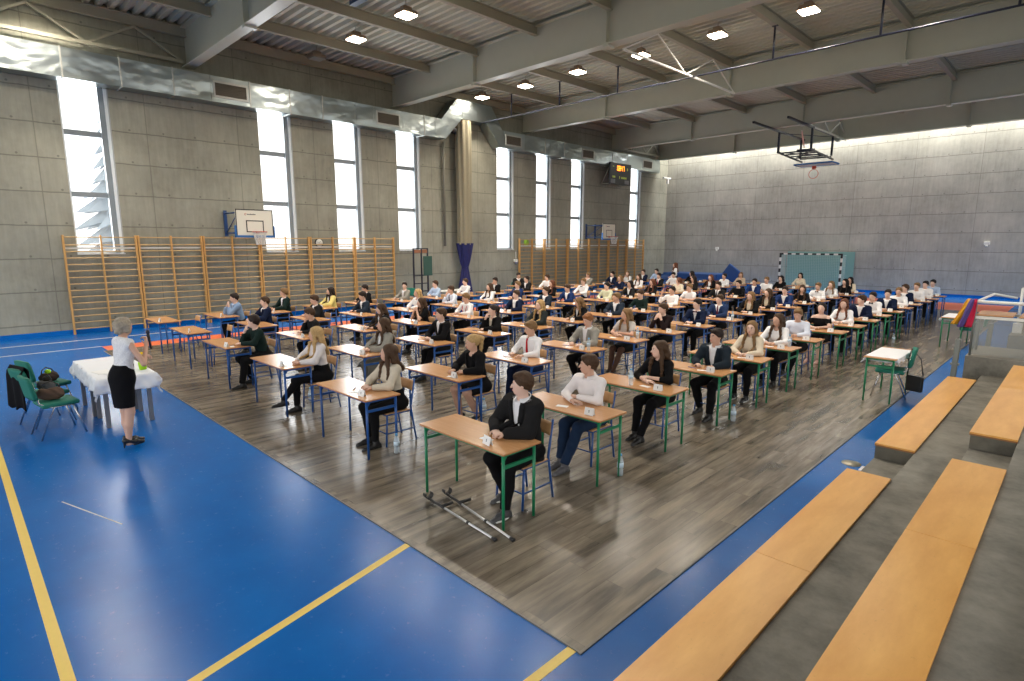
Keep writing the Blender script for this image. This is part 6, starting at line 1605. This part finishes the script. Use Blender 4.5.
# ------------------------------------------------------------------ right-hand side tables
def small_side(x0, x1, y0, y1, label, clabel, seed):
    r_ = empty('side_table', ((x0 + x1) / 2, (y0 + y1) / 2, .008), 0, label, 'table', 'green-legged side tables')
    w, l = x1 - x0, y1 - y0
    mb = MB(); mb.box((0, 0, .751), (w, l, .018), bevel=.002); mb.obj('tabletop', M['desk'], r_)
    for sx in (-1, 1):
        for sy in (-1, 1):
            mb = MB(); mb.tube([(sx * (w / 2 - .045), sy * (l / 2 - .05), .742), (sx * (w / 2 - .045), sy * (l / 2 - .05), 0)], [.0165, .0145], 10); mb.obj('leg', M['green_steel'], r_)
    mb = MB()
    for sy in (-1, 1): mb.bar((-w / 2 + .045, sy * (l / 2 - .05), .61), (w / 2 - .045, sy * (l / 2 - .05), .61), .022, .03); mb.bar((-w / 2 + .045, sy * (l / 2 - .05), .725), (w / 2 - .045, sy * (l / 2 - .05), .725), .025, .03)
    for sx in (-1, 1): mb.bar((sx * (w / 2 - .045), -l / 2 + .05, .725), (sx * (w / 2 - .045), l / 2 - .05, .725), .022, .026)
    mb.obj('frame', M['green_steel'], r_)
    cl = cloth_over(x0 + .02, x1 - .012, y0 + .10, y1 - .12, .768, .10, clabel, seed)
small_side(-2.50, -2.03, 10.80, 12.07, 'green-legged table with white cloth beside the blue strip', 'white cloth on the side table beside the green chair and black bag', .4)
small_side(-2.55, -2.05, 18.0, 19.27, 'far green-legged table with white cloth behind the hanging scarves', 'white cloth on the far side table behind the scarves', 2.2)
visitor_chair(-2.24, 11.55, R(-80), 'green upholstered chair with a black bag on its back')
visitor_chair(-1.98, 18.6, R(-85), 'green upholstered chair at the far side table behind the scarves')
r_ = empty('shoulder_bag', (-1.88, 11.56, .10), R(-15), 'square black shoulder bag hanging from the green chair by the blue strip', 'bag')
mb = MB(); mb.box((0, 0, .17), (.25, .08, .27), bevel=.02); mb.obj('bag_body', M['leather'], r_)
mb = MB(); mb.tube([(-.12, .0, .30), (-.13, .0, .60), (-.10, .0, .76), (.05, .02, .60), (.12, .0, .31)], .010, 6); mb.obj('strap', M['leather'], r_)

# ------------------------------------------------------------------ the standing woman with the microphone
sp = G(female=True, standing=True, top='white', top_kind='lace', sleeve='none', skirt='black', skirt_hem=.56, heels=True, hair='bob', hc='grey', skin=SKIN3, hyaw=18, hp=4,
       E=(V3(.25, -.12, 1.12), V3(-.27, -.13, 1.12)), Wr=(V3(.08, -.28, 1.16), V3(-.14, -.25, 1.34)), Hd=(V3(-.8, -.4, .1), V3(.45, -.25, .9)), curl=(.8, 1.5), handup=V3(0, 0, 1),
       an=(V3(.06, -.02, .125), V3(-.05, .04, .125)), uid='speaker', fwd=.05)
wm = figure(sp, (-8.56, 1.51, 0), R(196), 'standing grey-haired woman in white sleeveless lace top and black skirt, holding microphone', 'person', None, .008)
r_ = empty('microphone', (0, 0, 0), 0, 'black handheld microphone held by the standing woman', 'microphone')
k = skeleton(sp); hd = k['Hd'][1] / np.linalg.norm(k['Hd'][1]); pm = k['Wr'][1] + hd * .075 + V3(.0, -.035, 0)
mr = Matrix.Rotation(R(196), 4, 'Z'); mr.translation = Vector((-8.56, 1.51, 0)); c0 = mr @ Vector(pm.tolist()); r_.location = c0
mb = MB(); mb.tube([(0.0, .02, -.14), (0, .005, .02), (0, -.005, .06)], [.012, .016, .020], 10); mb.obj('handle', M['black'], r_)
mb = MB(); mb.lathe([(.012, .055), (.022, .072), (.023, .092), (.016, .112), (.0, .118)]); mb.obj('head', M['pole_black'], r_)

# ------------------------------------------------------------------ invigilator by the wall, girl standing at the back
p = world_at(517.5, 275, 0, -18.4)
figure(G(jacket='charcoal', hc='dark', hyaw=10, pose='write', hp=20), (-18.4, float(p[1]), 0), R(60), 'man in dark suit seated by the far wall bars, head bowed', 'person', None, .014)
visitor_chair(-18.4, float(p[1]) + .02, R(60), 'green upholstered chair under the man by the far wall bars')
mb = MB(); 
r2 = empty('side_table', (-17.95, float(p[1]) - .26, 0), R(60), 'small table before the man by the far wall bars', 'table')
mb = MB(); mb.box((0, 0, .745), (1.2, .5, .02)); mb.obj('tabletop', M['desk'], r2)
for sx in (-1, 1):
    for sy in (-1, 1): mb = MB(); mb.tube([(sx * .55, sy * .2, .735), (sx * .55, sy * .2, 0)], .016, 8); mb.obj('leg', M['blue_steel'], r2)
visitor_chair(-18.6, 13.1, R(80), 'green upholstered chair by the near wall bars behind the desks')
r2 = empty('side_table', (-18.15, 14.6, 0), 0, 'white-covered table by the near wall bars left of the rack', 'table')
mb = MB(); mb.box((0, 0, .745), (.6, 1.6, .02)); mb.obj('tabletop', M['white_paint'], r2)
for sx in (-1, 1):
    for sy in (-1, 1): mb = MB(); mb.tube([(sx * .25, sy * .7, .735), (sx * .25, sy * .7, 0)], .016, 8); mb.obj('leg', M['blue_steel'], r2)
p = world_at(675.5, 265.5, 2, 1.58)
p = world_at(675.5, 265.5, 1, 24.9)
figure(G(female=True, standing=True, top='white', hair='long', hc='auburn', hyaw=-20, E=(V3(.22, -.02, 1.11), V3(-.22, -.02, 1.11)), Wr=(V3(.14, -.20, 1.02), V3(-.14, -.20, 1.02)), Hd=(V3(-.7, -.6, 0), V3(.7, -.6, 0)), bottom='black'),
       (float(p[0]), 24.9, .008), R(-50), 'girl with long auburn hair in white blouse standing at the back', 'person', None, .0125)
for i, (u, v) in enumerate(((700, 285), (668, 279))):
    q_ = world_at(u, v, 2, .55); r2 = empty('school_chair', (float(q_[0]), float(q_[1]) if i == 0 else 29.8, 0), R(20), ('blue plastic chair standing empty behind the last desks', 'second blue plastic chair standing empty near the mat pile')[i], 'chair')
    mb = MB(); mb.box((0, 0, .44), (.42, .42, .03), bevel=.01); mb.obj('seat', M['mat_blue'], r2)
    mb = MB(); mb.grid(lambda u_, v_: ((u_ - .5) * .44, .21 + .06 * v_, .50 + .36 * v_), 6, 4, thick=.02); mb.obj('backrest', M['mat_blue'], r2)
    for sx in (-1, 1):
        for sy in (-1, 1): mb = MB(); mb.tube([(sx * .17, sy * .17, .43), (sx * .2, sy * .22, 0)], .012, 6); mb.obj('leg', M['chrome'], r2)
